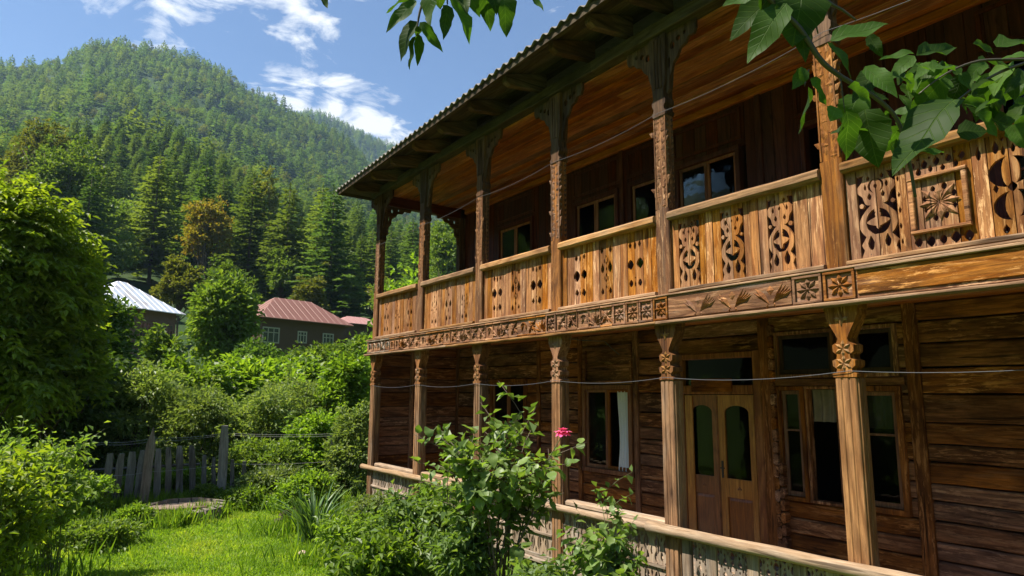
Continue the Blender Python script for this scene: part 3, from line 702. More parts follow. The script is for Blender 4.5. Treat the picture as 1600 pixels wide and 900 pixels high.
# plain smoother post between the fifth and sixth bay carries no relief; wall post and arch at the far end
yE = 12.62
MB().plank('z', XW-.16, XW-.01, yE, yE+.15, 3.24, 6.34, .012).build('wall_post', W_('oldpost', 'z'), house)
MB().plank('x', D+.15, XW, yE-.0, yE+.15, 6.12, 6.34, .012).build('tie_beam', W_('upwall', 'x'), house)
def arch_plate():
    outl = [(D+.14, 5.45), (D+.19, 5.5), (D+.20, 5.66), (D+.25, 5.72), (D+.27, 5.86), (D+.35, 5.9), (D+.40, 5.98), (D+.52, 6.0), (D+.56, 6.06), (D+.7, 6.05), (D+.72, 6.12), (D+.14, 6.12)]
    for f in (lambda x: x, lambda x: D+XW-.01-x+.0):
        pl = [(f(a), b) for a, b in outl]; 
        if f(1) < f(0): pl = pl[::-1]
        co = [Vector(p) for p in pl]
        hol = [[(f(a), b) for a, b in ell(D+.27, 6.02, .03, .04, 10)], [(f(a), b) for a, b in ell(D+.42, 6.06, .025, .022, 8)], [(f(a), b) for a, b in ell(D+.2, 5.84, .014, .06, 8)]]
        for h in hol: co += [Vector(p) for p in h]
        ed = []; b0 = 0
        for h in [pl]+hol:
            n = len(h); ed += [(b0+i, b0+(i+1) % n) for i in range(n)]; b0 += n
        v2, _, f2, _, _, _ = delaunay_2d_cdt(co, ed, [], 0, 1e-5)
        mb = MB(); ya, yb = yE+.05, yE+.09; n = len(v2); tr = []
        for t in f2:
            c = sum((Vector(v2[i]) for i in t), Vector((0, 0)))/3
            if inpoly(c, pl) and not any(inpoly(c, h) for h in hol): tr.append(tuple(t))
        fs = []; ed = set()
        for t in tr:
            fs += [tuple(t), tuple(i+n for i in t[::-1])]
            for e in ((t[0], t[1]), (t[1], t[2]), (t[2], t[0])): ed.add(e)
        for a, b in ed:
            if (b, a) not in ed: fs.append((b, a, n+a, n+b))
        mb.add([(v[0], ya, v[1]) for v in v2]+[(v[0], yb, v[1]) for v in v2], fs)
        mb.build('bracket', W_('oldpost', 'x'), house)
arch_plate()
# far-end balustrade of the balcony
MB().plank('x', D+.15, XW-.16, yE, yE+.10, 4.10, 4.20, .02).build('hand_rail', W_('rail', 'x'), house)
x = D+.16
while x < XW-.2:
    MB().plank('z', x, x+.128, yE+.035, yE+.06, 3.3, 4.1, .004).build('railing_board', hon, house); x += .132

# ground floor walls -----------------------------------------------
WALL_Y = [12.9, 11.0, 9.2, 8.68, 7.46, 6.58, 5.22, 4.98, 3.42, .9, -2.0]
rows = [.16, .38, .57, .755, .955, 1.15, 1.325, 1.54, 1.72, 1.94, 2.23, 2.505, 2.76, 3.0, 3.2]
OPEN = [(10.27, 11.5, 1.54, 2.505, 'A'), (7.50, 8.66, .955, 3.0, 'B'), (5.20, 6.56, 0.1, 2.76, 'C'), (4.20, 4.98, .955, 3.0, 'D'), (3.50, 4.02, .955, 3.0, 'E')]
def wall_rows(y_a, y_b, x):       # horizontal planks between two studs
    for i in range(len(rows)-1):
        z0, z1 = rows[i], rows[i+1]
        segs = [(y_b, y_a)]
        for (o0, o1, oz0, oz1, _) in OPEN:
            if oz0 < (z0+z1)/2 < oz1:
                ns = []
                for s0, s1 in segs:
                    if o1 <= s0 or o0 >= s1: ns.append((s0, s1)); continue
                    if o0 > s0: ns.append((s0, o0))
                    if o1 < s1: ns.append((o1, s1))
                segs = ns
        for s0, s1 in segs:
            if s1-s0 < .03: continue
            j = rng.uniform(-.008, .006); c = rng.uniform(.008, .02)
            MB().rough('y', x+j, x+.12, s0, s1, z0+.007, z1-.006, c, .007).build('wall_plank', W_('wall', 'y'), house)
studs = [(12.86, .10), (8.74, .09), (7.42, .10), (6.62, .10), (5.14, .16), (3.36, .14), (.9, .14), (9.9, .09)]
edges = sorted([12.9]+[y for y, _ in studs]+[-2.0], reverse=True)
for a, b_ in zip(edges[:-1], edges[1:]):
    if a-b_ > .06: wall_rows(a, b_, XW)
for y, w in studs:
    MB().plank('z', XW-.035, XW+.05, y-w/2, y+w/2, .15, 3.2, .01).build('wall_stud', W_('wall', 'z'), house)
# interlocked log ends beside the door
z_ = .2; 
while z_ < 3.1:
    h = .145
    MB().plank('x', XW-.075, XW+.02, 4.985, 5.05, z_, z_+h-.008, .02).build('log_end', W_('wall', 'x'), house)
    if z_ < 1.35: MB().plank('x', XW-.09, XW+.02, 4.915, 4.975, z_+.05, z_+.05+h-.02, .02).build('log_end', W_('wall', 'x'), house)
    z_ += h
# end wall of the porch (faces the camera)
for i in range(len(rows)-1):
    MB().rough('x', D+.16, XW-.05, 12.86+rng.uniform(-.006, .006), 12.99, rows[i]+.007, rows[i+1]-.006, rng.uniform(.008, .02), .006).build('wall_plank', W_('wall', 'x'), house)
MB().box(D+.12, XW+.05, 13.0, 13.03, .1, 3.2).build('light_stop_board', W_('dark', 'x'), house)  # added unseen board, stops sunlight leaking between the end wall planks
MB().plank('z', D+.9, D+.98, 12.83, 12.87, .15, 3.2, .01).build('wall_stud', W_('wall', 'z'), house)
# porch floor
x = D+.02
while x < XW-.02:
    MB().plank('y', x, min(x+.19, XW), Y0, Y1-.05, .10, .15, .005).build('porch_floor_board', W_('fret', 'y'), house); x += .195
# stone footing
mb = MB(); mb.box(D+.10, 11.2, Y0, Y1+.04, -.3, .09); mb.build('footing', plain('footing_stone', (.25, .23, .20), .9, var=.3, scale=5, bump=.6), house)
# rooms behind the windows and the other outer walls
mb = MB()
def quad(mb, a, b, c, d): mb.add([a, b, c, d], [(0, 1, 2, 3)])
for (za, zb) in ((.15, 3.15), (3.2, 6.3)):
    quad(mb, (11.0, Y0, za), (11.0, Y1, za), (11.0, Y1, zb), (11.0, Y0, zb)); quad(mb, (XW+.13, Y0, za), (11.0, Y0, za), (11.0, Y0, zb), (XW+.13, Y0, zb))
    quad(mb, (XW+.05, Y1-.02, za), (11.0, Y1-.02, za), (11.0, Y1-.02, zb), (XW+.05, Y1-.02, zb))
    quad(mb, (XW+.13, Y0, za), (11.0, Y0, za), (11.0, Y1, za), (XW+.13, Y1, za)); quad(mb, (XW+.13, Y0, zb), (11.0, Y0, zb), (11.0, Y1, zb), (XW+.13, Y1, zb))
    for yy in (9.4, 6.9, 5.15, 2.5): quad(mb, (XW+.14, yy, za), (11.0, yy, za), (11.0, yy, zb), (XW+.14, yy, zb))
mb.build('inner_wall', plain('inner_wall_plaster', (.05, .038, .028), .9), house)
mb = MB(); mb.box(11.05, 11.2, Y0, Y1+.05, .09, 6.5); mb.box(XW+.12, 11.05, Y1, Y1+.08, .09, 6.5); mb.box(D+.1, 11.05, Y0-.1, Y0-.02, .09, 6.5); mb.build('outer_wall', W_('wall', 'x'), house)

def frame_boxes(mb, y0, y1, z0, z1, x0, x1, t, tb=None, c=.006):
    tb = tb or t
    mb.plank('y', x0, x1, y0, y1, z1-t, z1, c); mb.plank('y', x0, x1, y0, y1, z0, z0+tb, c)
    mb.plank('z', x0+.002, x1-.002, y0, y0+t, z0+tb, z1-t, c); mb.plank('z', x0+.002, x1-.002, y1-t, y1, z0+tb, z1-t, c)
def window(y0, y1, z0, z1, x, fr='wall', sa='sash', leaves=2, bars=(), t=.07, skip=(), nopane=()):
    mb = MB(); frame_boxes(mb, y0, y1, z0, z1, x-.05, x+.10, t)
    w = mb.build('window', W_(fr, 'z'), house)
    iy0, iy1 = y0+t, y1-t; lw = (iy1-iy0)/leaves
    for k in range(leaves):
        a, b = iy0+k*lw+.004, iy0+(k+1)*lw-.004
        if k in skip: continue
        mb = MB(); frame_boxes(mb, a, b, z0+t+.003, z1-t-.003, x-.01, x+.03, .045, .055, .004)
        for f in bars: zz_ = z0+t+(z1-z0-2*t)*f; mb.plank('y', x-.006, x+.026, a+.045, b-.045, zz_-.012, zz_+.012, .003)
        mb.build('sash', W_(sa, 'z'), w)
        if k not in nopane: MB().box(x+.008, x+.012, a+.04, b-.04, z0+t+.05, z1-t-.04).build('pane', GLASS, w)
    return w
window(10.27, 11.5, 1.54, 2.50, XW, leaves=2)
window(7.50, 8.66, .955, 2.36, XW, leaves=2, fr='sash', nopane=(0,))
# board panel over that window
mb = MB(); frame_boxes(mb, 7.50, 8.66, 2.37, 3.0, XW-.03, XW+.05, .06); mb.box(XW+.03, XW+.05, 7.55, 8.61, 2.42, 2.95); mb.plank('y', XW+.0, XW+.03, 7.56, 8.6, 2.66, 2.69); mb.build('transom_panel', W_('wall', 'y'), house)
# right-hand window group: open casement, fixed pane, transoms
window(4.62, 4.98, .96, 2.32, XW, leaves=1, bars=(.62,), t=.05)
mb = MB(); frame_boxes(mb, 4.20, 4.62, .96, 2.32, XW-.03, XW+.09, .035); mb.build('window', W_('wall', 'z'), house)
window(3.50, 4.02, .96, 2.32, XW, leaves=1, bars=(.62,), t=.06)
for (a, b_) in ((4.20, 4.98), (3.50, 4.02)): window(a, b_, 2.42, 2.995, XW, leaves=1, t=.045, fr='wall', sa='dark')
MB().plank('y', XW-.045, XW+.04, 3.45, 5.0, 2.325, 2.415, .01).build('wall_plank', W_('wall', 'y'), house)
MB().plank('z', XW-.02, XW+.06, 4.03, 4.19, .96, 3.0, .01).build('wall_stud', W_('wall', 'z'), house)
# door: frame, transom light, board, two leaves
mb = MB(); mb.plank('z', XW-.05, XW+.10, 6.46, 6.56, .15, 2.78, .01); mb.plank('z', XW-.05, XW+.10, 5.20, 5.31, .15, 2.78, .01)
mb.plank('y', XW-.05, XW+.10, 5.315, 6.455, 2.70, 2.78, .01); mb.plank('y', XW-.05, XW+.10, 5.315, 6.455, 2.22, 2.34, .01); mb.plank('y', XW-.05, XW+.10, 5.315, 6.455, .10, .17, .01)
dfr = mb.build('door_frame', W_('sash', 'z'), house)
MB().box(XW+.02, XW+.024, 5.31, 6.46, 2.33, 2.71).build('pane', GLASS, dfr)
MB().plank('y', XW-.085, XW-.052, 5.62, 6.28, 2.25, 2.43, .006).build('name_board', W_('wall', 'y'), dfr)
def door_leaf(name, y0, y1, mat, ang=0, hinge=None):
    z0, z1 = .18, 2.21; x0, x1 = XW-.01, XW+.035; st_ = .10
    n = 10; pc = (y0+y1)/2; hw = (y1-y0)/2-st_
    arch = [(pc-hw, 1.12), (pc+hw, 1.12), (pc+hw, 1.98)]+[(pc+hw*math.cos(PI*i/n), 1.98+.09*math.sin(PI*i/n)) for i in range(1, n)]+[(pc-hw, 1.98)]
    yf = y1
    lay = [([(yf-a, b) for a, b in arch], False), ([(yf-a, b) for a, b in ((pc-hw, .34), (pc+hw, .34), (pc+hw, .88), (pc-hw, .88))], False)]
    mb = MB(); carve(mb, (0, y1-y0, z0, z1), lay, x0, x1, yf)
    mb.plank('z', x0-.010, x0+.002, y0+.012, y0+.03, z0+.02, z1-.02, .003)
    d = mb.build(name, W_(mat, 'z'), house)
    p = MB(); p.plank('z', x0+.018, x1-.004, pc-hw, pc+hw, .34, .88, .002)
    p.add([(x0+.018, pc-hw, .34), (x0+.018, pc+hw, .34), (x0+.018, pc+hw, .88), (x0+.018, pc-hw, .88), (x0+.004, pc-hw+.04, .38), (x0+.004, pc+hw-.04, .38), (x0+.004, pc+hw-.04, .84), (x0+.004, pc-hw+.04, .84)],
          [(0, 4, 5, 1), (1, 5, 6, 2), (2, 6, 7, 3), (3, 7, 4, 0), (4, 7, 6, 5)])
    p.build('panel', W_('doorred', 'z'), d)
    MB().box(x0+.02, x0+.024, pc-hw-.01, pc+hw+.01, 1.11, 2.08).build('pane', GLASS, d)
    q = MB(); q.petal(x0, pc, .995, 0, .04, .03, .012); q.petal(x0, pc, .995, PI, .04, .03, .012); q.petal(x0, pc, .995, PI/2, .035, .03, .012); q.build('ornament', W_('doorred', 'z'), d)
    return d
dl = door_leaf('door', 5.322, 5.90, 'door'); dl['label'] = 'orange varnished door leaf'
h = MB(); h.box(XW-.018, XW-.008, 5.845, 5.875, 1.12, 1.34); h.tube([(XW-.02, 5.86, 1.25), (XW-.06, 5.86, 1.25), (XW-.065, 5.79, 1.25)], .009, 6); h.build('handle', IRON, dl)
d2 = door_leaf('door', 5.905, 6.45, 'doorred'); d2['label'] = 'darker reddish door leaf standing ajar'
MB().plank('z', XW-.035, XW-.012, 6.32, 6.45, .18, 2.2, .004).build('jamb_strip', W_('door', 'z'), dfr)

# upper back wall --------------------------------------------------
UOP = [(10.10, 11.25, 4.0, 5.62), (7.75, 8.82, 4.0, 5.58), (6.75, 7.45, 3.9, 5.60), (5.38, 6.47, 3.9, 5.60), (4.0, 4.46, 3.25, 5.60), (1.2, 2.4, 3.9, 5.6)]
y = Y1-.02
while y > Y0:
    w = min(rng.uniform(.17, .24), y-Y0)
    if w < .03: break
    segs = [(3.24, 6.33)]
    for (o0, o1, z0, z1) in UOP:
        if o0 < y-w/2 < o1: segs = [(3.24, z0), (z1, 6.33)]
    for s0, s1 in segs:
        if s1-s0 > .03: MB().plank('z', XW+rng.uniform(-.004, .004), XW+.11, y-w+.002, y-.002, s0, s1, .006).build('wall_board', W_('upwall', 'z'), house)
    y -= w
for (o0, o1, z0, z1) in UOP:
    if z0 < 3.5:
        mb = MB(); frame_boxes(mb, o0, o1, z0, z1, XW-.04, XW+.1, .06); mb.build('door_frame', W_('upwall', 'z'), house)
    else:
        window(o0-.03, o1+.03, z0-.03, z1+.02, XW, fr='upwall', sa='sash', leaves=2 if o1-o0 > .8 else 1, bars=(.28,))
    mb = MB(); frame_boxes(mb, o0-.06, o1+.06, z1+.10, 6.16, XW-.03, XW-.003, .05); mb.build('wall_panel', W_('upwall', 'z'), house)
for yy in (12.0, 9.5, 7.60, 5.0, 3.4): MB().plank('z', XW-.035, XW-.002, yy, yy+.09, 3.24, 6.3, .008).build('wall_stud', W_('upwall', 'z'), house)
MB().plank('y', XW-.06, XW+.02, Y0, Y1-.3, 6.22, 6.335, .01).build('cornice', W_('ceil', 'y'), house)

# balcony ceiling, plate beam, rafters, eaves ----------------------
nbd = 13; cw = (XW-(D+.11))/nbd
for k in range(nbd):
    x = D+.11+k*cw; cut = rng.uniform(5, 9)
    for (a, b_) in ((Y0, cut-.002), (cut+.002, 12.78)):
        MB().plank('y', x+.005, x+cw-.005, a, b_, 6.338+rng.uniform(-.012, .006), 6.372, .012).build('ceiling_board', W_('ceil', 'y'), house)
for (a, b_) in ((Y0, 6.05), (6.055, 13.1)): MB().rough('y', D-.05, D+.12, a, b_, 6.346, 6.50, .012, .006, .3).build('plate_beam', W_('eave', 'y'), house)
RT = [11.83, 10.94, 10.05, 9.16, 8.2, 7.25, 6.2, 5.5, 4.85, 4.1, 3.3, 2.4, 1.5, .5, -.6, -1.6]
XE = 4.83; SL = .42
def rz(x, y): return ez(y)+.06+min(x-XE, 1e9)*SL
for y in RT+[12.7]:
    z_ = ez(y)
    prof = [(XE+.16, z_-.06), (XE+.20, z_-.11), (D+.02, 6.335+.17-.03), (D+.05, 6.50), (D+.6, 6.55), (D+.6, z_+(D+.6-XE)*SL), (XE+.16, z_+.16*SL+.0)]
    prof = [(XE+.12, z_-.07), (XE+.20, z_-.11), (D+.14, z_-.03), (D+.14, z_+.25), (XE+.12, z_+.03)]
    MB().prism([(a, b) for a, b in prof], 'y', y-.05, y+.05).build('rafter', W_('oldpost', 'x'), house)
# soffit boards
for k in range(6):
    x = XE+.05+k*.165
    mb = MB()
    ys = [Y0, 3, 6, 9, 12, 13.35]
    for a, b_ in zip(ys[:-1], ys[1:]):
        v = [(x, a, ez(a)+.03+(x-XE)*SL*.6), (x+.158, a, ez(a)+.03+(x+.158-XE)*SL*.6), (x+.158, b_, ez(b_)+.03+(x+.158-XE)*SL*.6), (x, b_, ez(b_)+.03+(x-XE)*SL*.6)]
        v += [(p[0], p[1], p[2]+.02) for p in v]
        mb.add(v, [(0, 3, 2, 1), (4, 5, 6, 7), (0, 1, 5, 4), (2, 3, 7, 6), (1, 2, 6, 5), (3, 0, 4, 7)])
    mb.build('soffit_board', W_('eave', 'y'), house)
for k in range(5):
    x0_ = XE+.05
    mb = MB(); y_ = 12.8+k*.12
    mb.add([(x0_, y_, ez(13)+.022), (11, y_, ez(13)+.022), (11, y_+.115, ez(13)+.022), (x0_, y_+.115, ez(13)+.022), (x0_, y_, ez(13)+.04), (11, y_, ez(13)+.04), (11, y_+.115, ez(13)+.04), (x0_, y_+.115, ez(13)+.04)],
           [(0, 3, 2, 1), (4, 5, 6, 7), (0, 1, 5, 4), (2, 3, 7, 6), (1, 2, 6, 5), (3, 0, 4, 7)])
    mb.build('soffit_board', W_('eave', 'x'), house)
# fascia
mb = MB()
for a, b_ in ((Y0, 6), (6, 13.38)):
    v = [(XE+.02, a, ez(a)-.03), (XE+.05, a, ez(a)-.03), (XE+.05, b_, ez(b_)-.03), (XE+.02, b_, ez(b_)-.03)]; v += [(p[0], p[1], p[2]+.09) for p in v]
    mb.add(v, [(0, 3, 2, 1), (4, 5, 6, 7), (0, 1, 5, 4), (2, 3, 7, 6), (1, 2, 6, 5), (3, 0, 4, 7)])
mb.build('fascia', W_('eave', 'y'), house)
mb = MB(); mb.plank('x', XE+.03, 11.2, 13.34, 13.37, ez(13.4)-.03, ez(13.4)+.06, .005); mb.build('fascia', W_('eave', 'x'), house)
# wavy roof sheets, hipped at the far end
RM = roofmat('roof_fibre_cement', [(.17, .15, .13), (.25, .22, .19), (.10, .095, .07)], .85)
YH = 13.43; XR = 10.2; PIT = .177; AMP = .027
def wave(t): return AMP*math.cos(2*PI*t/PIT)
def sheet_main(ya, yb):
    n = max(2, int(round((ya-yb)/PIT*8))); V = []; F = []
    for i in range(n+1):
        y = ya-(ya-yb)*i/n; xe = min(XR, XE+(YH-y)); base = ez(y)+.075
        for j, x in enumerate((XE-.02, XE+(xe-XE)*.5, xe)):
            x = max(x, XE-.02); z_ = base+(x-XE)*SL+wave(y)
            V += [(x, y, z_), (x, y, z_-.007)]
    for i in range(n):
        for j in range(2):
            a = i*6+j*2; b = a+6
            F += [(a, a+2, b+2, b), (a+1, b+1, b+3, a+3)]
        a = i*6; b = a+6; F += [(a, b, b+1, a+1), (a+4, a+5, b+5, b+4)]
    mb = MB(); mb.add(V, F); mb.build('roof_sheet', RM, house, smooth=False)
y = YH
while y > Y0:
    yb = max(Y0, y-1.06); sheet_main(y, yb); y -= 1.06
def sheet_hip(xa, xb):
    n = max(2, int(round((xb-xa)/PIT*8))); V = []; F = []
    for i in range(n+1):
        x = xa+(xb-xa)*i/n; lim = min(x-XE, 11.2+ .3-x+.0) if x > XR-1 else (x-XE)
        lim = max(0.0, min(x-XE, (XR-XE)))
        for f in (0, .5, 1):
            y = YH+.02-lim*f; z_ = ez(YH)+.075+(YH-y)*(SL+.031)+wave(x-XE)
            V += [(x, y, z_), (x, y, z_-.007)]
    for i in range(n):
        for j in range(2):
            a = i*6+j*2; b = a+6
            F += [(a, b, b+2, a+2), (a+1, a+3, b+3, b+1)]
        a = i*6; b = a+6; F += [(a, a+1, b+1, b), (a+4, b+4, b+5, a+5)]
    mb = MB(); mb.add(V, F); mb.build('roof_sheet', RM, house)
x = XE
while x < XR-.01: sheet_hip(x, min(XR, x+1.06)); x += 1.06
mb = MB(); zt = ez(5)+.1+(XR-XE)*SL
mb.add([(XR, Y0, zt+.02), (XR, YH-(XR-XE), zt), (12.4, YH-(XR-XE), ez(9)+1.2), (12.4, Y0, ez(9)+1.2), (12.4, YH, ez(YH))], [(0, 1, 2, 3), (1, 4, 2)]); mb.build('roof_back', RM, house)

# lower balustrade: pole rail, inner ledge, pierced boards ----------
pale = W_('pale', 'y')
def rail_tube(ya, yb, x, z, r, name, seed, flat=.8):
    pts = []; n = max(3, int((ya-yb)/.5))
    mb = MB(); rr = random.Random(seed)
    P = [(x+rr.uniform(-.006, .006), ya-(ya-yb)*i/n, z(ya-(ya-yb)*i/n)+rr.uniform(-.005, .005)) for i in range(n+1)]
    mb.tube(P, [r*rr.uniform(.92, 1.06) for _ in P], 8); return mb.build(name, pale, house, smooth=True)
def lz(y): return .80+(12.9-y)*.007
rail_tube(12.97, 8.9, D-.045, lambda y: lz(y)-.045, .05, 'porch_rail', 1); rail_tube(8.88, 5.12, D-.045, lambda y: lz(y)-.045, .048, 'porch_rail', 2)
rail_tube(5.22, -.9, D-.055, lambda y: lz(y)-.035, .056, 'porch_rail', 3)
for a, b_ in ((12.80, 10.87), (10.67, 8.88), (8.68, 6.95), (6.75, 5.05)):
    MB().plank('y', D+.06, D+.19, b_, a, lz(a)-.03, lz(a)+.045, .02).build('inner_ledge', pale, house)
MB().plank('y', D-.012, D+.03, Y0, 12.84, .045, .10, .01).build('porch_bottom_rail', W_('fret', 'y'), house)
fr = W_('fret', 'z')
ZL0, ZL1 = .10, .755
def zl(f): return ZL0+(ZL1-ZL0)*f
def lower_layers(w, kind):
    Ls = []; c = w/2
    if kind == 0:
        for s in (0, w):
            Ls += [(drop(s, zl(.86), .036, .07), False), (star4(s, zl(.62), .034, .06, 1.3), False), (drop(s, zl(.28), .036, .08, -1), False), (ell(s, zl(.46), .02, .03, 10), False)]
        Ls += [(drop(c, zl(.72), .018, .055), False), (drop(c, zl(.36), .016, .045, -1), False), (ell(c, zl(.1), .014, .02, 8), False)]
    elif kind == 1:
        for s in (0, w):
            Ls += [(crescent(s, zl(.8), .045, .09, 1 if s == 0 else -1), False), (crescent(s, zl(.28), .045, .09, 1 if s == 0 else -1), False), (star4(s, zl(.54), .03, .04), False)]
        Ls += [(star4(c, zl(.64), .02, .05, 1.2), False), (ell(c, zl(.44), .013, .018, 8), False), (drop(c, zl(.16), .016, .04), False), (drop(c, zl(.92), .012, .03), False)]
    return Ls
segs = [(12.64, 10.87), (10.67, 8.88), (8.68, 6.95), (6.75, 5.05)]
for (a, b_) in segs:
    n = 12; w = (a-b_)/n; made = []
    for k in range(n):
        if k >= 2 and k % 2 == 0 or k >= 3:
            src = made[k % 2]; o = src.copy(); COL.objects.link(o); o.parent = house; o.location = src.location+Vector((rng.uniform(-.003, .003), -w*(k-k % 2), rng.uniform(-.01, .005))); WP[o.name] = WP[src.name]; continue
        mb = MB(); carve(mb, (.003, w-.003, ZL0, ZL1), lower_layers(w, k % 2), D+.035, D+.058, a-w*k); made.append(mb.build('fretwork_board', fr, house))
    MB().plank('y', D+.005, D+.033, b_, a, .40, .435, .006).build('middle_rail', fr and W_('fret', 'y'), house)
# near part: plain uprights with dense fretwork between
def dense(w):
    Ls = []
    for k in range(5):
        zc = zl(.1+.2*k)
        for s in (0, w): Ls += [(ell(s, zc, .030, .036, 12), False), (star4(s, zc+.066, .02, .025, 1.2), False)]
        Ls += [(drop(w*.5, zc+.07, .024, .034, 1 if k % 2 else -1), False), (ell(w*.5, zc-.005, .010, .016, 8), False), (star4(w*.27, zc+.02, .010, .02, 1.0), False), (star4(w*.73, zc+.02, .010, .02, 1.0), False)]
    return Ls
y = 4.83; k = 0; protos = {}
while y > -.6:
    pat = ['P', 'F', 'P', 'F', 'F', 'P', 'F', 'F'][k % 8]; w = .13 if pat == 'P' else .17
    if pat == 'P': MB().plank('z', D+.01, D+.045, y-w+.003, y-.003, ZL0, ZL1, .006).build('balustrade_upright', fr, house)
    elif 'F' in protos:
        src, y_s = protos['F']; o = src.copy(); COL.objects.link(o); o.parent = house; o.location = src.location+Vector((rng.uniform(-.003, .003), y-y_s, 0)); WP[o.name] = WP[src.name]
    else:
        mb = MB(); carve(mb, (.003, w-.003, ZL0, ZL1), dense(w), D+.03, D+.052, y); protos['F'] = (mb.build('fretwork_board', fr, house), y)
    y -= w; k += 1

# ------------------------------------------------------------------ cables and curtains
def cable(name, pts, r, label, mat=CABLEM):
    P = []
    for a, b in zip(pts[:-1], pts[1:]):
        a, b = Vector(a), Vector(b); sag = (b-a).length*.025
        for i in range(8):
            t = i/8; p = a.lerp(b, t); p.z -= sag*4*t*(1-t); P.append(p)
    P.append(Vector(pts[-1])); mb = MB(); mb.tube(P, r, 5); o = mb.build(name, mat, None, smooth=True)
    tag(o, label, 'cable'); return o
xx = D-.02
cable('cable', [(xx, 12.7, 5.26), (xx, 10.75, 5.28), (xx, 8.78, 5.33), (xx, 6.85, 5.36), (xx, 4.95, 5.39), (xx, 2.95, 5.46), (xx, 1.0, 5.40), (xx, -.9, 5.4)], .0026, 'thin pale cable strung from post to post of the upper balcony below the eave')
cable('cable', [(xx, 12.7, 2.36), (xx, 10.75, 2.36), (xx, 8.78, 2.36), (xx, 6.85, 2.38), (xx, 4.95, 2.39), (xx, 2.95, 2.41), (xx+.5, 1.0, 2.47), (xx+.6, -.9, 2.5)], .003, 'thin blue grey cable tied along the porch posts under their carved capitals')
cable('cable', [(D+.1, 6.72, 2.93), (D+.5, 6.45, 2.90), (D+.62, 6.3, 2.72)], .005, 'short loose cable end hanging from the porch beam beside the middle post')
def curtain(y0, y1, z0, z1, x, mat, label, waves, amp, gather=0.0):
    n = 60; m_ = 14; V = []; F = []
    for j in range(m_+1):
        f = j/m_; z_ = z0+(z1-z0)*f
        for i in range(n+1):
            u = i/n; g = 1-gather*(1-f)*math.sin(PI*min(1, (1-f)*1.1))
            V.append((x+amp*math.sin(u*waves*2*PI+.6*math.sin(f*3)), y0+(y1-y0)*u*g, z_))
    for j in range(m_):
        for i in range(n): a = j*(n+1)+i; F.append((a, a+1, a+n+2, a+n+1))
    mb = MB(); mb.add(V, F); o = mb.build('curtain', mat, None, smooth=True); tag(o, label, 'curtain')
cloth = plain('curtain_cloth', (.60, .66, .70), .9, var=.04, scale=3); lace = plain('curtain_lace', (.22, .18, .14), .9, var=.2, scale=12)
curtain(7.62, 7.86, 1.0, 2.26, XW-.0, cloth, 'narrow pale blue curtain in the right casement of the porch window left of the door', 3.2, .013, .3)
curtain(3.57, 3.95, 1.85, 2.25, XW+.09, lace, 'brownish net curtain across the top of the porch window farthest right', 4, .02)
curtain(4.25, 4.6, 1.9, 2.28, XW+.11, lace, 'brownish net curtain bunched at the top of the open porch window near the door', 3, .025)

# ------------------------------------------------------------------ VEGETATION generators
def leaves_np(P, Dr, Nr, S, Wd, fold=.18):
    """2-triangle-pair folded leaves: P base, Dr direction, Nr normal, S length, Wd half width ratio"""
    Dr = Dr/np.linalg.norm(Dr, axis=1, keepdims=True)
    T = np.cross(Nr, Dr); T /= (np.linalg.norm(T, axis=1, keepdims=True)+1e-9); Nn = np.cross(Dr, T)
    S = S[:, None]; a = P; m1 = P+Dr*S*.45+T*S*Wd+Nn*S*fold; t = P+Dr*S-Nn*S*.08; m2 = P+Dr*S*.45-T*S*Wd+Nn*S*fold
    n = len(P); V = np.stack([a, m1, t, m2], 1).reshape(-1, 3)
    b = np.arange(n)[:, None]*4; F = np.concatenate([b+np.array([[0, 1, 2]]), b+np.array([[0, 2, 3]])], 1).reshape(-1, 3)
    return V, F
def rvec(n): v = nr.normal(size=(n, 3)); return v/np.linalg.norm(v, axis=1, keepdims=True)
def leafset(P, size, wd=.28, up=.7, out=None, droop=.2, jit=.3):
    n = len(P); d = rvec(n)*.8
    if out is not None: d = d+out*.9
    d[:, 2] -= droop
    nn = rvec(n)*(1-up); nn[:, 2] += up
    S = size*(1+nr.uniform(-jit, jit, n))
    V, F = leaves_np(P, d, nn, S, wd)
    r = np.clip(nr.normal(.5, .22, n), 0, 1)
    return V, F, np.repeat(r, 2)
def pinnate(P, out, ln, leaf, k=7, wd=.22):
    n = len(P); d = out/ (np.linalg.norm(out, axis=1, keepdims=True)+1e-6)+rvec(n)*.6; d[:, 2] -= .25; d /= np.linalg.norm(d, axis=1, keepdims=True)
    up = np.zeros((n, 3)); up[:, 2] = 1; sd = np.cross(d, up); sd /= (np.linalg.norm(sd, axis=1, keepdims=True)+1e-6); Vs = []; Fs = []; Rs = []; off = 0; rb = np.clip(nr.normal(.5, .2, n), 0, 1)
    for i in range(k):
        t = (i//2+1)/(k//2+1); s = 1 if i % 2 else -1
        p = P+d*ln*t; p[:, 2] -= ln*.35*t*t
        dd = sd*s*.95+d*.45 if i < k-1 else d.copy(); dd = dd+rvec(n)*.18; dd[:, 2] -= .35+.2*t
        nn = up*1.0+rvec(n)*.35; V, F = leaves_np(p, dd, nn, leaf*nr.uniform(.75, 1.15, n), wd); Vs.append(V); Fs.append(F+off); off += len(V); Rs.append(np.repeat(np.clip(rb+nr.normal(0, .06, n), 0, 1), 2))
    return np.concatenate(Vs), np.concatenate(Fs), np.concatenate(Rs)
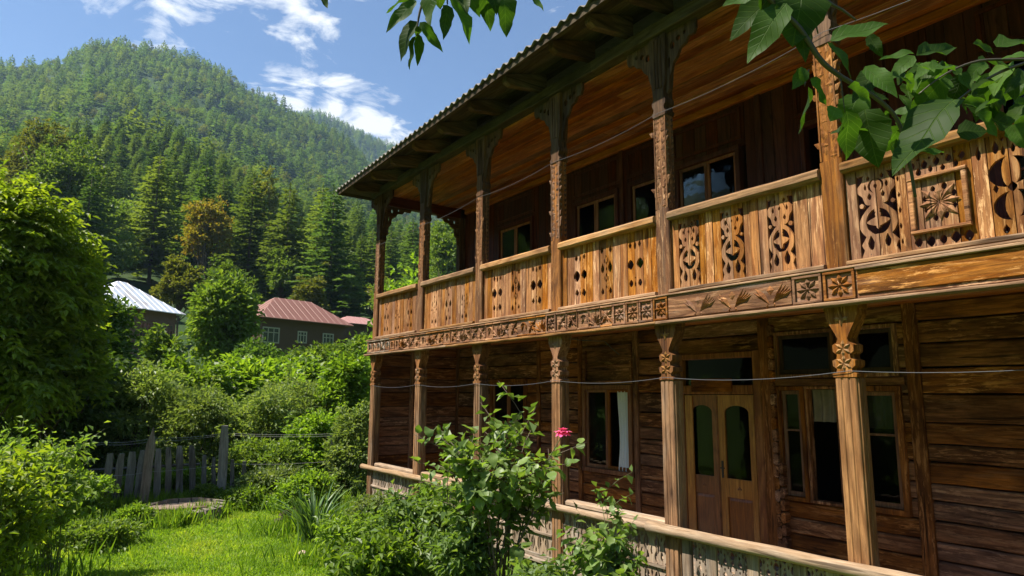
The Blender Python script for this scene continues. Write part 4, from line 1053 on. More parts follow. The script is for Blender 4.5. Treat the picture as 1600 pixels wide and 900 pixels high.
def crown_points(lobes, ncl, per, cr):
    """lobes: (cx,cy,cz,rx,ry,rz). clusters of leaves near lobe surfaces, with gaps between"""
    A = np.array(lobes); wts = A[:, 3]*A[:, 4]+A[:, 3]*A[:, 5]; wts = wts/wts.sum()
    idx = nr.choice(len(A), ncl, p=wts); d = rvec(ncl); d[:, 2] = np.where(d[:, 2] < -.35, -d[:, 2], d[:, 2])
    rr = nr.uniform(.55, 1.04, ncl)**.6
    fr_ = nr.uniform(0, 50); wob_ = np.array([mnoise.noise(Vector((float(v[0])*1.7+fr_+float(i)*3.1, float(v[1])*1.7, float(v[2])*1.7))) for v, i in zip(d, idx)])
    rr = rr*(1+.8*wob_)*np.where(nr.uniform(0, 1, ncl) < .06, nr.uniform(1.1, 1.35, ncl), 1.0)
    C = A[idx, :3]+d*A[idx, 3:]*rr[:, None]
    q = C.repeat(per, 0); dd = rvec(len(q))*(nr.uniform(0, 1, len(q))**.45)[:, None]*cr*nr.uniform(.6, 1.3, ncl).repeat(per)[:, None]
    dd[:, 2] *= .6
    return C, q+dd, d.repeat(per, 0)*.8+dd/cr*.6
def limb(mb, a, b, r0_, r1_, bend=.12, n=5, sides=5):
    a, b = Vector(a), Vector(b); ln = (b-a).length; o = Vector([rng.uniform(-1, 1) for _ in range(3)])*ln*bend
    pts = [a.lerp(b, i/n)+o*math.sin(PI*i/n)+Vector((0, 0, -ln*.06*math.sin(PI*i/n))) for i in range(n+1)]
    mb.tube(pts, [r0_+(r1_-r0_)*i/n for i in range(n+1)], sides)
def broadleaf(name, label, cat, loc, H, Wd, leaf, nleaf, mat, trunk_h=.25, group=None, nl=9, seed=None, wd=.3, cr=None, up=.55, droop=.2, depth=None, per=14, low=False, pin=False, lk=1.0):
    loc = Vector(loc); R = Wd/2; Rd = (depth or Wd)/2
    lobes = [(0, 0, H*(.5+trunk_h/2), R*.62*lk, Rd*.62*lk, H*(1-trunk_h)*.42*lk)]
    for k in range(nl):
        a = 2*PI*k/nl*1.618*2+rng.uniform(-.4, .4); f = rng.uniform(.35, .68); t = rng.uniform(0, 1)
        zc = H*(trunk_h+(1-trunk_h)*(.2+.62*t)); rad_ = math.sin(PI*min(.95, .25+t*.62))*1.0
        s = rng.uniform(.3, .46)*lk; f = f*(1+.35*(1-lk))
        lobes.append((math.cos(a)*R*f*rad_, math.sin(a)*Rd*f*rad_, zc, R*s, Rd*s, H*(1-trunk_h)*s*.55))
    if low:
        for k in range(5): a = k*1.256; lobes.append((math.cos(a)*R*.55, math.sin(a)*Rd*.55, H*.18, R*.4, Rd*.4, H*.2))
    cr = cr or Wd*.075; ncl = max(10, nleaf//per)
    C, P, out = crown_points(lobes, ncl, per, cr)
    P[:, 2] = np.maximum(P[:, 2], .05)
    V, F, r = pinnate(P, out, leaf*2.4, leaf, 7, wd) if pin else leafset(P, leaf, wd, up, out, droop)
    root = empty(name, loc, label, cat, group)
    me = np_mesh(name+'_crown', V, F, mat, False, r); c = link('crown' if not low else 'foliage', me, root, loc)
    mb = MB(); th = H*trunk_h
    tr = max(.02, Wd*.028)
    if not low:
        limb(mb, (0, 0, -.3), (rng.uniform(-.1, .1)*R, rng.uniform(-.1, .1)*R, H*.72), tr, tr*.3, .03, 6, 7)
        for k in range(min(len(C), 26)):
            p = C[k*(len(C)//26) if len(C) > 26 else k]; limb(mb, (0, 0, max(th*.7, p[2]*.45)), p, tr*.42, tr*.07, .08, 4, 4)
    else:
        for k in range(min(len(C), 22)):
            p = C[k*(len(C)//22) if len(C) > 22 else k]; limb(mb, (rng.uniform(-.15, .15)*R, rng.uniform(-.15, .15)*Rd, -.05), p, tr*.3, tr*.07, .1, 4, 4)
    me2 = bpy.data.meshes.new('trunk'); me2.from_pydata(mb.v, [], mb.f); tidy(me2, BARK, True); link('trunk' if not low else 'stems', me2, root, loc)
    return root
def vg(px, d, top, width, base=None):
    """place by direction and distance: location on the terrain, height and width in metres"""
    p = at_d(px, 610, d); z_ = terrain(p.x, p.y); t = at_d(px, top, d).z
    return Vector((p.x, p.y, z_)), t-z_, width/FPX*d*1.0
def shoots(n, H, spread, nleaf, leaf, r=.008, lean=None, seed=0, twigs=3, bare=.15, droop=.35, base=.1):
    """shoot-wise plant: returns stems mesh builder, leaf base points and outward directions"""
    rr = random.Random(seed); mb = MB(); P = []; O = []
    for k in range(n):
        a = 2*PI*k/n+rr.uniform(-.5, .5); f = rr.uniform(.15, 1)**.7; h = H*rr.uniform(.65, 1.0)*(1-.25*f)
        b = Vector((rr.uniform(-base, base)*spread, rr.uniform(-base, base)*spread, 0)); e = Vector((math.cos(a)*spread*f, math.sin(a)*spread*f, h))
        if lean: e += Vector(lean)*h
        pts = []
        for i in range(9):
            t = i/8; p = b.lerp(e, t); out = math.sin(t*PI/2)
            p = Vector((b.x+(e.x-b.x)*(t**1.5), b.y+(e.y-b.y)*(t**1.5), h*math.sin(t*PI/2*(.95)))); pts.append(p)
        mb.tube(pts, [r*(1-.75*i/8) for i in range(9)], 5)
        br = [pts]
        for q in range(twigs):
            i0 = rr.randint(3, 7); s = pts[i0]; dd = Vector((rr.uniform(-1, 1), rr.uniform(-1, 1), rr.uniform(.2, .9))).normalized()*H*rr.uniform(.15, .32)
            tp = [s, s+dd*.5+Vector((0, 0, .02)), s+dd]; mb.tube(tp, [r*.4, r*.3, r*.15], 4); br.append(tp)
        nl = max(3, nleaf//(n*(twigs+1)))
        for bi, bp in enumerate(br):
            for q in range(nl if bi else nl):
                t = bare+(1-bare)*q/nl if bi == 0 else q/nl
                x = t*(len(bp)-1); i = min(int(x), len(bp)-2); p = bp[i].lerp(bp[i+1], x-i)
                dv = (bp[i+1]-bp[i]).normalized(); a2 = q*2.4+rr.uniform(-.4, .4); side = dv.cross(Vector((0, 0, 1)) if abs(dv.z) < .95 else Vector((1, 0, 0))).normalized(); sd = Matrix.Rotation(a2, 3, dv) @ side
                P.append(p); O.append(sd*.9+dv*.35)
    return mb, np.array([tuple(p) for p in P]), np.array([tuple(o) for o in O])
def shoot_plant(name, label, cat, loc, n, H, spread, nleaf, leaf, mat, wd=.3, seed=1, group=None, twigs=3, r=.008, up=.7, droop=.3, bare=.15, dup=1, dupj=.05, stemmat=None, lean=None, parts=0, base=.1):
    root = empty(name, loc, label, cat, group)
    mb, P, O = shoots(n, H, spread, nleaf//dup, leaf, r, lean, seed, twigs, bare, .35, base)
    if dup > 1:
        P = P.repeat(dup, 0)+nr.normal(0, dupj, (len(P)*dup, 3)); O = O.repeat(dup, 0)+nr.normal(0, .4, (len(O)*dup, 3))
    me2 = bpy.data.meshes.new('stems'); me2.from_pydata([tuple(v) for v in mb.v], [], mb.f); tidy(me2, stemmat or BARKG, True); link('stem', me2, root, loc)
    P[:, 2] = np.maximum(P[:, 2], .02)
    k = parts
    if k:
        # the leaves that show largest are parts of their own
        Wd_ = P+np.array(tuple(loc)); dist = np.linalg.norm(Wd_-np.array([0, 0, CZ]), axis=1); order = np.argsort(dist+nr.uniform(0, .35, len(P))); pi = order[:k]; rest = order[k:]
        protos_ = [bigleaf_mesh(mat, s, wd) for s in range(6)]
        for q in pi:
            d = Vector(O[q])+Vector((rng.uniform(-.3, .3), rng.uniform(-.3, .3), -droop)); nv = Vector((rng.uniform(-.4, .4), rng.uniform(-.4, .4), 1))
            leaf_obj(protos_[rng.randrange(6)], root, Vector(P[q])+Vector(loc), d, nv, leaf*rng.uniform(.75, 1.25))
        P, O = P[rest], O[rest]
    if len(P):
        d = O+rvec(len(P))*.3; d[:, 2] -= droop; nn = rvec(len(P))*(1-up); nn[:, 2] += up
        V, F = leaves_np(P, d, nn, leaf*nr.uniform(.65, 1.25, len(P)), wd); rr_ = np.clip(nr.normal(.5, .22, len(P)), 0, 1)
        c = link('foliage', np_mesh(name+'_foliage', V, F, mat, False, np.repeat(rr_, 2)), root, loc)
        if k: c['kind'] = 'stuff'
    return root
def bigleaf_mesh(mat, seed, wd=.3, serr=.05):
    rr = random.Random(seed*13+5); n = 9; V = []; F = []
    cv = rr.uniform(.05, .32); fo = rr.uniform(.08, .42)
    Lf = []; Mf = []; Rf = []
    for i in range(n+1):
        t = i/n; w = wd*(math.sin(PI*t**.72)**.85 if 0 < t < 1 else 0)
        if 0 < i < n: w *= (1+serr*(1 if i % 2 else -1)+rr.uniform(-.03, .03))
        x = t; z_ = -cv*t*t+.02*math.sin(t*9+seed)
        Mf.append((x, 0, z_)); Lf.append((x-.02*(i % 2), w, z_+fo*w+.03*math.sin(t*11+seed))); Rf.append((x-.02*(i % 2), -w, z_+fo*w+.03*math.sin(t*10+seed*2)))
    V = Mf+Lf[1:-1]+Rf[1:-1]; nn = n-1
    l = lambda i: n+i; r_ = lambda i: n+nn+i
    for i in range(n):
        if i == 0: F += [(0, 1, l(1)), (0, r_(1), 1)]
        elif i == n-1: F += [(i, n, l(i)), (i, r_(i), n)]
        else: F += [(i, i+1, l(i+1), l(i)), (i, r_(i), r_(i+1), i+1)]
    me = bpy.data.meshes.new('leaf'); me.from_pydata(V, [], F)
    a = me.attributes.new('rnd', 'FLOAT', 'FACE'); v = rr.uniform(.1, .9); a.data.foreach_set('value', [min(1, max(0, v+rr.uniform(-.06, .06))) for _ in F])
    tidy(me, mat, True); return me
def leaf_obj(me, parent, p, d, nv, size):
    d = d.normalized(); s = nv.cross(d).normalized(); n_ = d.cross(s)
    o = bpy.data.objects.new('leaf', me); COL.objects.link(o); o.parent = parent
    M = Matrix((d, s, n_)).transposed().to_4x4(); o.rotation_euler = M.to_euler(); o.location = p-WP[parent.name]; o.scale = (size, size, size)
    return o

# ------------------------------------------------------------------ conifers
def conifer(H, R, levels, nb, dens, seed, spray=1.0):
    r = np.random.default_rng(seed); P = []; Dv = []; S = []
    for i in range(levels):
        t = (i+r.uniform(-.2, .2))/levels; z_ = H*(.12+.86*max(0, t)); rr = R*(1-t)**.75*r.uniform(.78, 1.15)+.15
        for k in range(nb):
            if r.uniform() < .08: continue
            a = 2*PI*(k+r.uniform(-.35, .35))/nb+i*2.4; rl = rr*r.uniform(.75, 1.12); m_ = max(1, int(rl/(.55*spray)))
            for j in range(m_):
                f = (j+.6)/m_*rl; zz_ = z_-.16*f+.055*f*f/max(rl, .5)
                for q in range(dens):
                    a3 = a+(q-(dens-1)/2)*.75+r.uniform(-.2, .2)
                    P.append((math.cos(a)*f, math.sin(a)*f, zz_+r.uniform(-.08, .08)*spray)); Dv.append((math.cos(a3), math.sin(a3), r.uniform(-.15, .28))); S.append(spray*(.55+.35*r.uniform())*(1.15-.35*t))
    for k in range(5): P.append((0, 0, H*(.93+.012*k))); Dv.append((r.uniform(-.3, .3), r.uniform(-.3, .3), 1)); S.append(.6*spray)
    P = np.array(P); Dv = np.array(Dv); S = np.array(S); nn = r.normal(size=P.shape)*.35; nn[:, 2] += 1
    V, F = leaves_np(P, Dv, nn, S*1.25, .30, .10)
    rn = np.repeat(np.clip(r.normal(.5, .25, len(P)), 0, 1), 2)
    me = np_mesh('conifer_crown', V, F, LM['conifer'](), False, rn)
    mb = MB(); mb.tube([(0, 0, -1.5), (0, 0, H*.5), (0, 0, H*.97)], [H*.013+.05, H*.008, .02], 6)
    mt = bpy.data.meshes.new('conifer_trunk'); mt.from_pydata([tuple(v) for v in mb.v], [], mb.f); tidy(mt, BARK, True)
    return me, mt
NEAR = [conifer(20, 4.6+.7*(k % 3), 26, 8, 3, 40+k, .95) for k in range(6)]
FAR = [conifer(18, 4.6+.5*k, 10, 6, 2, 60+k, 2.5)[0] for k in range(5)]
def roundtree_mesh(seed, mat, n=900, leaf=.6):
    lobes = [(0, 0, 7.5, 3.0, 3.0, 3.2)]
    r2 = random.Random(seed)
    for k in range(7): a = k*2.4; f = r2.uniform(1.2, 2.8); lobes.append((math.cos(a)*f, math.sin(a)*f, r2.uniform(4.5, 9.8), 1.8, 1.8, 1.7))
    C, P, out = crown_points(lobes, n//9, 9, .9); V, F, r = leafset(P, leaf, .36, .5, out, .1)
    return np_mesh('round_crown', V, F, mat, False, r)
RND = [roundtree_mesh(k, LM['forestleaf']()) for k in range(3)]
RNDO = [roundtree_mesh(9, LM['olive']())]

def sample_forest(n_try, r0_, r1_, a0, a1, mind, seed):
    r = np.random.default_rng(seed); pts = []; grid = {}
    for _ in range(n_try):
        rr = math.sqrt(r.uniform(r0_**2, r1_**2)); a = r.uniform(a0, a1); x, y = rr*math.sin(a), rr*math.cos(a)
        k = (int(x//mind), int(y//mind)); ok = True
        for i in (-1, 0, 1):
            for j in (-1, 0, 1):
                for q in grid.get((k[0]+i, k[1]+j), ()):
                    if (q[0]-x)**2+(q[1]-y)**2 < mind*mind: ok = False
        if ok: grid.setdefault(k, []).append((x, y)); pts.append((x, y, rr, a))
    return pts
az0 = tel(0, 600)[0]; az1 = tel(760, 600)[0]
nearp = sorted(sample_forest(5200, 78, 285, -.75, 1.0, 5.7, 5), key=lambda p: p[2])
inview = [p for p in nearp if az0-.03 < p[3] < az1+.02]
visible_az = lambda a: az0-.03 < a < az1+.02
AREAS = [(10, 'by the left edge'), (70, 'behind the left round trees'), (135, 'left of the white roof'), (190, 'above the white roof'), (250, 'right of the white roof'), (303, 'near the orange tree'), (350, 'above the garden tree'), (400, 'left of the red roof'), (450, 'above the red roof'), (510, 'right of the red roof'), (565, 'beside the balcony corner'), (620, 'behind the balcony arch'), (690, 'in the balcony arch')]
DUP = {}
cnt = 0; stuffpts = []
GAPS = [(at_d(303, 600, 98), 7.5), (at_d(303, 600, 90), 6), (at_d(22, 600, 122), 9), (at_d(62, 600, 98), 9), (at_d(690, 600, 90), 6), (at_d(392, 600, 118), 5)]
for (x, y, rr, a) in nearp:
    z_ = terrain(x, y)
    if any(math.hypot(x-g.x, y-g.y) < q for g, q in GAPS): continue
    sc_ = rng.uniform(.58, 1.02)*(1.0 if rr < 200 else .95)
    rot = rng.uniform(0, 6.28); rl = rng.random()
    if visible_az(a) and cnt < 285 and rr > 86:
        # a few broadleaved trees among them
        px = 800+math.tan(a-YAW)*FPX
        area = min(AREAS, key=lambda q: abs(q[0]-px))[1]
        dn = 'low' if rr < 115 else ('part way up' if rr < 145 else 'higher up')
        hs = 'tall' if sc_ > .88 else ('short' if sc_ < .72 else 'middling')
        if rl < .26:
            me = RND[rng.randrange(3)] if rl < .19 else RNDO[0]
            o = bpy.data.objects.new('broadleaf_tree', me); COL.objects.link(o); o.location = (x, y, z_-.5); o.scale = (sc_*1.0,)*3; o.rotation_euler.z = rot
            tag(o, f'{hs} {"olive" if rl >= .19 else "green"} broadleaved tree {dn} {area}', 'tree', 'broadleaved trees on the wooded slope')
        else:
            v = NEAR[rng.randrange(6)]
            if rr < 150:
                o = bpy.data.objects.new('pine_tree', None); COL.objects.link(o)
                for nm, me in (('crown', v[0]), ('trunk', v[1])):
                    c = bpy.data.objects.new(nm, me); COL.objects.link(c); c.parent = o
            else:
                o = bpy.data.objects.new('pine_tree', v[0]); COL.objects.link(o)
            o.location = (x, y, z_); o.scale = (sc_*rng.uniform(.9, 1.1), sc_*rng.uniform(.9, 1.1), sc_*rng.uniform(.95, 1.15)); o.rotation_euler.z = rot
            tag(o, f'{hs} conifer {dn} {area}', 'tree', 'conifers on the wooded slope')
        DUP.setdefault(o['label'], []).append((px, o))
        cnt += 1
    elif rr > 86 or not visible_az(a): stuffpts.append((x, y, z_, sc_, rot, rng.randrange(5)))
WORDS = ['', 'leftmost', 'second', 'third', 'fourth', 'fifth', 'sixth', 'seventh', 'eighth', 'ninth', 'tenth', 'eleventh', 'twelfth', 'thirteenth', 'fourteenth', 'fifteenth', 'sixteenth', 'seventeenth', 'eighteenth', 'nineteenth', 'twentieth']
NUM = ['', '', 'two', 'three', 'four', 'five', 'six', 'seven', 'eight', 'nine', 'ten', 'eleven', 'twelve', 'thirteen', 'fourteen', 'fifteen', 'sixteen', 'seventeen', 'eighteen', 'nineteen', 'twenty']
for lb, lst in DUP.items():
    if 1 < len(lst) <= 20:
        for i, (px, o) in enumerate(sorted(lst, key=lambda q: q[0]), 1): o['label'] = lb+(', leftmost' if i == 1 else f', {WORDS[i]} from left')+f' of {NUM[len(lst)]}'
def far_forest(name, pts, meshes, label):
    col = bpy.data.collections.new(name+'_kinds')
    for i, me in enumerate(meshes):
        o = bpy.data.objects.new(f'tree_kind_{i:02d}', me); col.objects.link(o)
    P = np.array(pts); me = bpy.data.meshes.new(name); me.vertices.add(len(P)); me.vertices.foreach_set('co', P[:, :3].astype(np.float32).ravel())
    for nm, c in (('scl', 3), ('rot', 4)):
        a = me.attributes.new(nm, 'FLOAT', 'POINT'); a.data.foreach_set('value', P[:, c].astype(np.float32))
    a = me.attributes.new('idx', 'INT', 'POINT'); a.data.foreach_set('value', P[:, 5].astype(np.int32))
    o = bpy.data.objects.new(name, me); COL.objects.link(o); tag(o, label, 'forest', None, 'stuff')
    ng = bpy.data.node_groups.new(name, 'GeometryNodeTree'); ng.interface.new_socket('Geometry', in_out='INPUT', socket_type='NodeSocketGeometry'); ng.interface.new_socket('Geometry', in_out='OUTPUT', socket_type='NodeSocketGeometry')
    gi = ng.nodes.new('NodeGroupInput'); go = ng.nodes.new('NodeGroupOutput'); ip = ng.nodes.new('GeometryNodeInstanceOnPoints'); ci = ng.nodes.new('GeometryNodeCollectionInfo')
    ci.inputs['Collection'].default_value = col; ci.inputs['Separate Children'].default_value = True; ci.inputs['Reset Children'].default_value = True
    def na(nm, dt): q = ng.nodes.new('GeometryNodeInputNamedAttribute'); q.data_type = dt; q.inputs['Name'].default_value = nm; return q.outputs['Attribute']
    l = ng.links.new; l(gi.outputs[0], ip.inputs['Points']); l(ci.outputs[0], ip.inputs['Instance']); ip.inputs['Pick Instance'].default_value = True
    l(na('idx', 'INT'), ip.inputs['Instance Index'])
    cx_ = ng.nodes.new('ShaderNodeCombineXYZ'); l(na('rot', 'FLOAT'), cx_.inputs[2]); l(cx_.outputs[0], ip.inputs['Rotation'])
    cs_ = ng.nodes.new('ShaderNodeCombineXYZ'); s_ = na('scl', 'FLOAT'); [l(s_, cs_.inputs[k]) for k in range(3)]; l(cs_.outputs[0], ip.inputs['Scale'])
    l(ip.outputs[0], go.inputs[0]); md = o.modifiers.new('scatter', 'NODES'); md.node_group = ng
    return o
far_forest('slope_forest', stuffpts, [v[0] for v in NEAR[:5]], 'dense conifer forest filling the nearer wooded slope behind the houses')
fp = sample_forest(30000, 275, 925, -.55, .75, 7.6, 8)
far_forest('mountain_forest', [(x, y, terrain(x, y)-.6, (.7+.5*rng.random()**1.2), rng.uniform(0, 6.28), rng.randrange(6) if rng.random() < .9 else 6) for x, y, rr, a in fp], FAR+[RND[0], RNDO[0]], 'conifer forest covering the rounded mountain behind the nearer slope')
fp = sample_forest(9000, 1150, 1540, .1, .85, 8.5, 9)
far_forest('distant_forest', [(x, y, terrain(x, y)-.6, rng.uniform(.9, 1.3), rng.uniform(0, 6.28), rng.randrange(5)) for x, y, rr, a in fp], FAR, 'bluish forest on the farther ridge beside the roof eave')

# notable trees on the slope edge
def B(name, px, d, top, width, mat, label, leaf, n, cat='tree', **k):
    loc, H, Wd = vg(px, d, top, width)
    if name in ('willow_bush', 'garden_shrub', 'vine_thicket', 'garden_tree', 'plum_tree', 'laurel_bush', 'weed_clump'): leaf *= 1.5; n = int(n*.62); k.setdefault('cr', Wd*.095); k.setdefault('per', 9)
    return broadleaf(name, label, cat, loc, H, Wd, leaf, n, LM[mat](), **k)
B('broadleaf_tree', 22, 128, 160, 95, 'olive', 'yellow green round broadleaved tree high at the left edge of the wooded slope', .55, 9000, trunk_h=.12, nl=12)
B('broadleaf_tree', 62, 105, 200, 110, 'forestleaf', 'darker green round broadleaved tree below the yellow green one on the left slope', .5, 9000, trunk_h=.12, nl=12)
B('autumn_tree', 303, 98, 306, 74, 'autumn', 'orange and yellow autumn tree among dark conifers above the white roofed house', .42, 6500, trunk_h=.3, nl=10)
B('broadleaf_tree', 392, 126, 266, 46, 'olive', 'small yellowish tree higher right of the orange autumn tree', .45, 3500, trunk_h=.2)
B('broadleaf_tree', 268, 74, 400, 70, 'olive', 'olive green bushy tree just right of the white metal roof', .34, 7000, trunk_h=.15)
B('broadleaf_tree', 345, 70, 412, 90, 'forestleaf', 'mid green tree rising behind the garden between the two metal roofs', .32, 8000, trunk_h=.15)
B('broadleaf_tree', 478, 80, 428, 62, 'olive', 'yellowish round tree directly behind the red roof', .34, 6500, trunk_h=.15)
B('broadleaf_tree', 430, 95, 395, 70, 'forestleaf', 'green tree up behind the left end of the red roof', .4, 6000, trunk_h=.15)
B('broadleaf_tree', 530, 88, 410, 70, 'forestleaf', 'green tree beyond the right end of the red roof beside the balcony corner', .4, 6000, trunk_h=.15)
B('broadleaf_tree', 690, 95, 340, 80, 'forestleaf', 'bright broadleaved tree seen through the arch at the far end of the balcony', .4, 7000, trunk_h=.15)
B('broadleaf_tree', 610, 80, 440, 80, 'forestleaf', 'green tree seen behind the far corner post under the balcony arch', .36, 7000, trunk_h=.15)

# ------------------------------------------------------------------ far houses
def far_house(label, near, right, leftv, eave_z, rise, wallmat, roofm, group=None, trim=None, win=(), name='village_house', ov=.5, gz=None):
    N_ = Vector(near); a = Vector(right)-N_; b = Vector(leftv)-N_; a.z = b.z = 0; la, lb = a.length, b.length; ah = a/la
    bh = Vector((-ah.y, ah.x, 0)); lb2 = lb
    z0 = terrain(N_.x, N_.y)-.8
    root = empty(name, (N_.x, N_.y, z0), label, 'house', group)
    def P(u, v, z_): q = N_+ah*u+bh*v; return (q.x, q.y, z_)
    def poly(mb, pts, fs): mb.add(pts, fs)
    mb = MB(); mb.add([P(ov, ov, z0), P(la-ov, ov, z0), P(la-ov, lb2-ov, z0), P(ov, lb2-ov, z0), P(ov, ov, eave_z+.1), P(la-ov, ov, eave_z+.1), P(la-ov, lb2-ov, eave_z+.1), P(ov, lb2-ov, eave_z+.1)], [(0, 1, 5, 4), (1, 2, 6, 5), (2, 3, 7, 6), (3, 0, 4, 7), (4, 5, 6, 7)])
    mb.build('wall', wallmat, root)
    r = min(la, lb2)/2
    if la >= lb2: A_, B_ = (r, lb2/2), (la-r*.9, lb2/2)
    else: A_, B_ = (la/2, r), (la/2, lb2-r)
    A_ = (A_[0], A_[1])
    zt = eave_z+rise
    c = [(0, 0), (la, 0), (la, lb2), (0, lb2)]
    def slope(pts, k):      # one roof plane with folded seams
        m2 = MB(); n = len(pts); v = [P(u, w, z_) for u, w, z_ in pts]; m2.add(v+[(x, y, z_-.06) for x, y, z_ in v], [tuple(range(n)), tuple(range(n, 2*n))[::-1]]+[(i, n+i, n+(i+1) % n, (i+1) % n) for i in range(n)])
        rf = m2.build('roof', roofm, root)
        # seams every 0.55 m running up the slope
        e0, e1 = Vector(v[0]), Vector(v[1]); L_ = (e1-e0).length; t0, t1 = Vector(v[-1]), Vector(v[2]); ms = MB(); nn = max(2, int(L_/.55)); d = (e1-e0).normalized()
        ta = (t0-e0).dot(d); tb = (t1-e0).dot(d); up = (t0-e0)-d*ta
        for i in range(1, nn):
            s = L_*i/nn; f = min(1.0, s/ta if ta > .01 else 1.0, (L_-s)/(L_-tb) if L_-tb > .01 else 1.0)
            p0 = e0+d*s; p1 = p0+up*f; ms.tube([p0+Vector((0, 0, .008)), p1+Vector((0, 0, .008))], .018, 4)
        if ms.v: ms.build('roof_seam', roofm, rf)
    a3 = (*A_, zt); b3 = (*B_, zt)
    if la >= lb2:
        slope([(0, 0, eave_z), (la, 0, eave_z), b3, a3], 0); slope([(la, 0, eave_z), (la, lb2, eave_z), b3], 1); slope([(la, lb2, eave_z), (0, lb2, eave_z), a3, b3], 2); slope([(0, lb2, eave_z), (0, 0, eave_z), a3], 3)
    else:
        slope([(0, 0, eave_z), (la, 0, eave_z), a3], 0); slope([(la, 0, eave_z), (la, lb2, eave_z), b3, a3], 1); slope([(la, lb2, eave_z), (0, lb2, eave_z), b3], 2); slope([(0, lb2, eave_z), (0, 0, eave_z), a3, b3], 3)
    fm = trim or plain('white_paint', (.27, .25, .22), .6)
    for (face, u, w, h, drop_) in win:
        z1 = eave_z-drop_; z2 = z1-h
        def Q(uu, off): return P(uu, ov-off, 0) if face == 'a' else P(ov-off, uu, 0)
        def bar(mb, ua, ub, za, zb, o0, o1):
            p = [Q(ua, o0), Q(ub, o0), Q(ub, o1), Q(ua, o1)]; mb.add([(x, y, za) for x, y, _ in p]+[(x, y, zb) for x, y, _ in p], [(0, 1, 2, 3), (4, 7, 6, 5), (0, 4, 5, 1), (1, 5, 6, 2), (2, 6, 7, 3), (3, 7, 4, 0)])
        mb = MB(); t = .09
        bar(mb, u, u+w, z1-t, z1, 0, .06); bar(mb, u, u+w, z2, z2+t, 0, .06); bar(mb, u, u+t, z2+t, z1-t, 0, .055); bar(mb, u+w-t, u+w, z2+t, z1-t, 0, .055)
        for f in (.33, .66): bar(mb, u+w*f-.03, u+w*f+.03, z2+t, z1-t, 0, .05)
        bar(mb, u+t, u+w-t, z1-h*.33-.03, z1-h*.33+.03, 0, .045)
        wd_ = mb.build('window', fm, root); mb = MB(); bar(mb, u+t*.5, u+w-t*.5, z2+t*.5, z1-t*.5, .005, .02); mb.build('pane', plain('dark_pane', (.03, .035, .04), .1, spec=.8), wd_)
    return root
Z_ = lambda px, py, d: at_d(px, py, d)
galv = roofmat('roof_galvanised', [(.50, .54, .58), (.66, .69, .72), (.42, .33, .27)], .42, .35, .6, .5)
redr = roofmat('roof_red_metal', [(.15, .062, .042), (.20, .085, .06), (.25, .16, .11)], .6, 0, .2)
pinkr = roofmat('roof_pink_metal', [(.36, .17, .15), (.42, .21, .18), (.3, .2, .16)], .6, 0, .2)
n_ = Z_(166, 474, 54); far_house('village house with a shiny galvanised hipped roof and dark wooden walls behind the left trees', n_, Z_(292, 483, 58.5), Z_(96, 473, 60), n_.z, at_d(182, 437, 58).z-n_.z, plain('old_brown_wall', (.11, .065, .045), .8), galv,
    win=[('a', 1.2, 1.0, 1.3, .9), ('a', 3.2, 1.0, 1.3, .9), ('a', 5.2, 1.0, 1.3, .9)], trim=plain('brown_trim', (.13, .08, .05), .7))
n_ = Z_(406, 494, 50); far_house('village house with a rust red hipped metal roof and white framed window beyond the garden', n_, Z_(553, 512, 54.5), Z_(372, 478, 55), n_.z, at_d(427, 463, 53).z-n_.z, plain('dark_wood_wall', (.065, .034, .02), .8), redr,
    win=[('a', .55, 1.35, 1.15, .65), ('a', 3.4, .8, .9, .75), ('a', 5.6, 1.0, 1.0, .75)])
n_ = Z_(530, 503, 66); far_house('small far house with a faded pink metal roof beside the balcony corner', n_, Z_(610, 506, 69), Z_(518, 503, 70), n_.z, .9, plain('dark_wood_wall', (.065, .034, .02), .8), pinkr)

# ------------------------------------------------------------------ garden trees and shrubs
B('walnut_tree', -14, 16.2, 264, 160, 'walnut', 'large leafy tree with bright drooping upper leaves filling the left picture edge', .17, 4300, trunk_h=.16, nl=20, wd=.25, cr=.55, per=6, pin=True, lk=.68)
B('laurel_bush', 45, 18.5, 490, 230, 'darkleaf', 'broad dark bush under the big left edge tree behind the pickets', .10, 22000, 'shrub', low=True, cr=.3)
B('laurel_bush', 160, 19.5, 560, 110, 'darkleaf', 'dark bush behind the slanting pickets below the white roof', .09, 12000, 'shrub', low=True, cr=.25)
B('plum_tree', 80, 16.9, 350, 120, 'walnut', 'leafy fruit tree between the big left edge tree and the white roof', .11, 16000, lk=.75, trunk_h=.1, nl=18, wd=.28, cr=.3, per=16)
B('plum_tree', 112, 21, 455, 150, 'darkleaf', 'dark green tree mass left of the white roofed house', .11, 20000, trunk_h=.1, nl=12)
B('garden_tree', 338, 40, 440, 100, 'forestleaf', 'round green tree standing between the white roof and the red roof', .20, 17000, trunk_h=.1, nl=12, cr=.5)
B('garden_tree', 245, 34, 512, 62, 'forestleaf', 'small conical green tree in front of the white roofed house wall', .17, 7000, trunk_h=.08)
B('garden_tree', 100, 27, 480, 200, 'darkleaf', 'dark tree deep in the garden behind the left fence', .13, 15000, trunk_h=.08)
B('vine_thicket', 395, 24, 572, 185, 'bright', 'sunlit bright green vine mound in the middle of the garden', .15, 20000, 'shrub', low=True, up=.8, wd=.38, cr=.35)
B('vine_thicket', 290, 22, 560, 150, 'bright', 'bright green climbing thicket left of the vine mound', .13, 15000, 'shrub', low=True, up=.7, wd=.35)
B('vine_thicket', 465, 30, 560, 120, 'bright', 'broad leaved bright bush in front of the red roofed house', .17, 10000, 'shrub', low=True, up=.8, wd=.38)
B('willow_bush', 222, 19, 575, 150, 'willow', 'greyish green bush behind the picket fence left of the tall stake', .085, 14000, 'shrub', low=True, wd=.2)
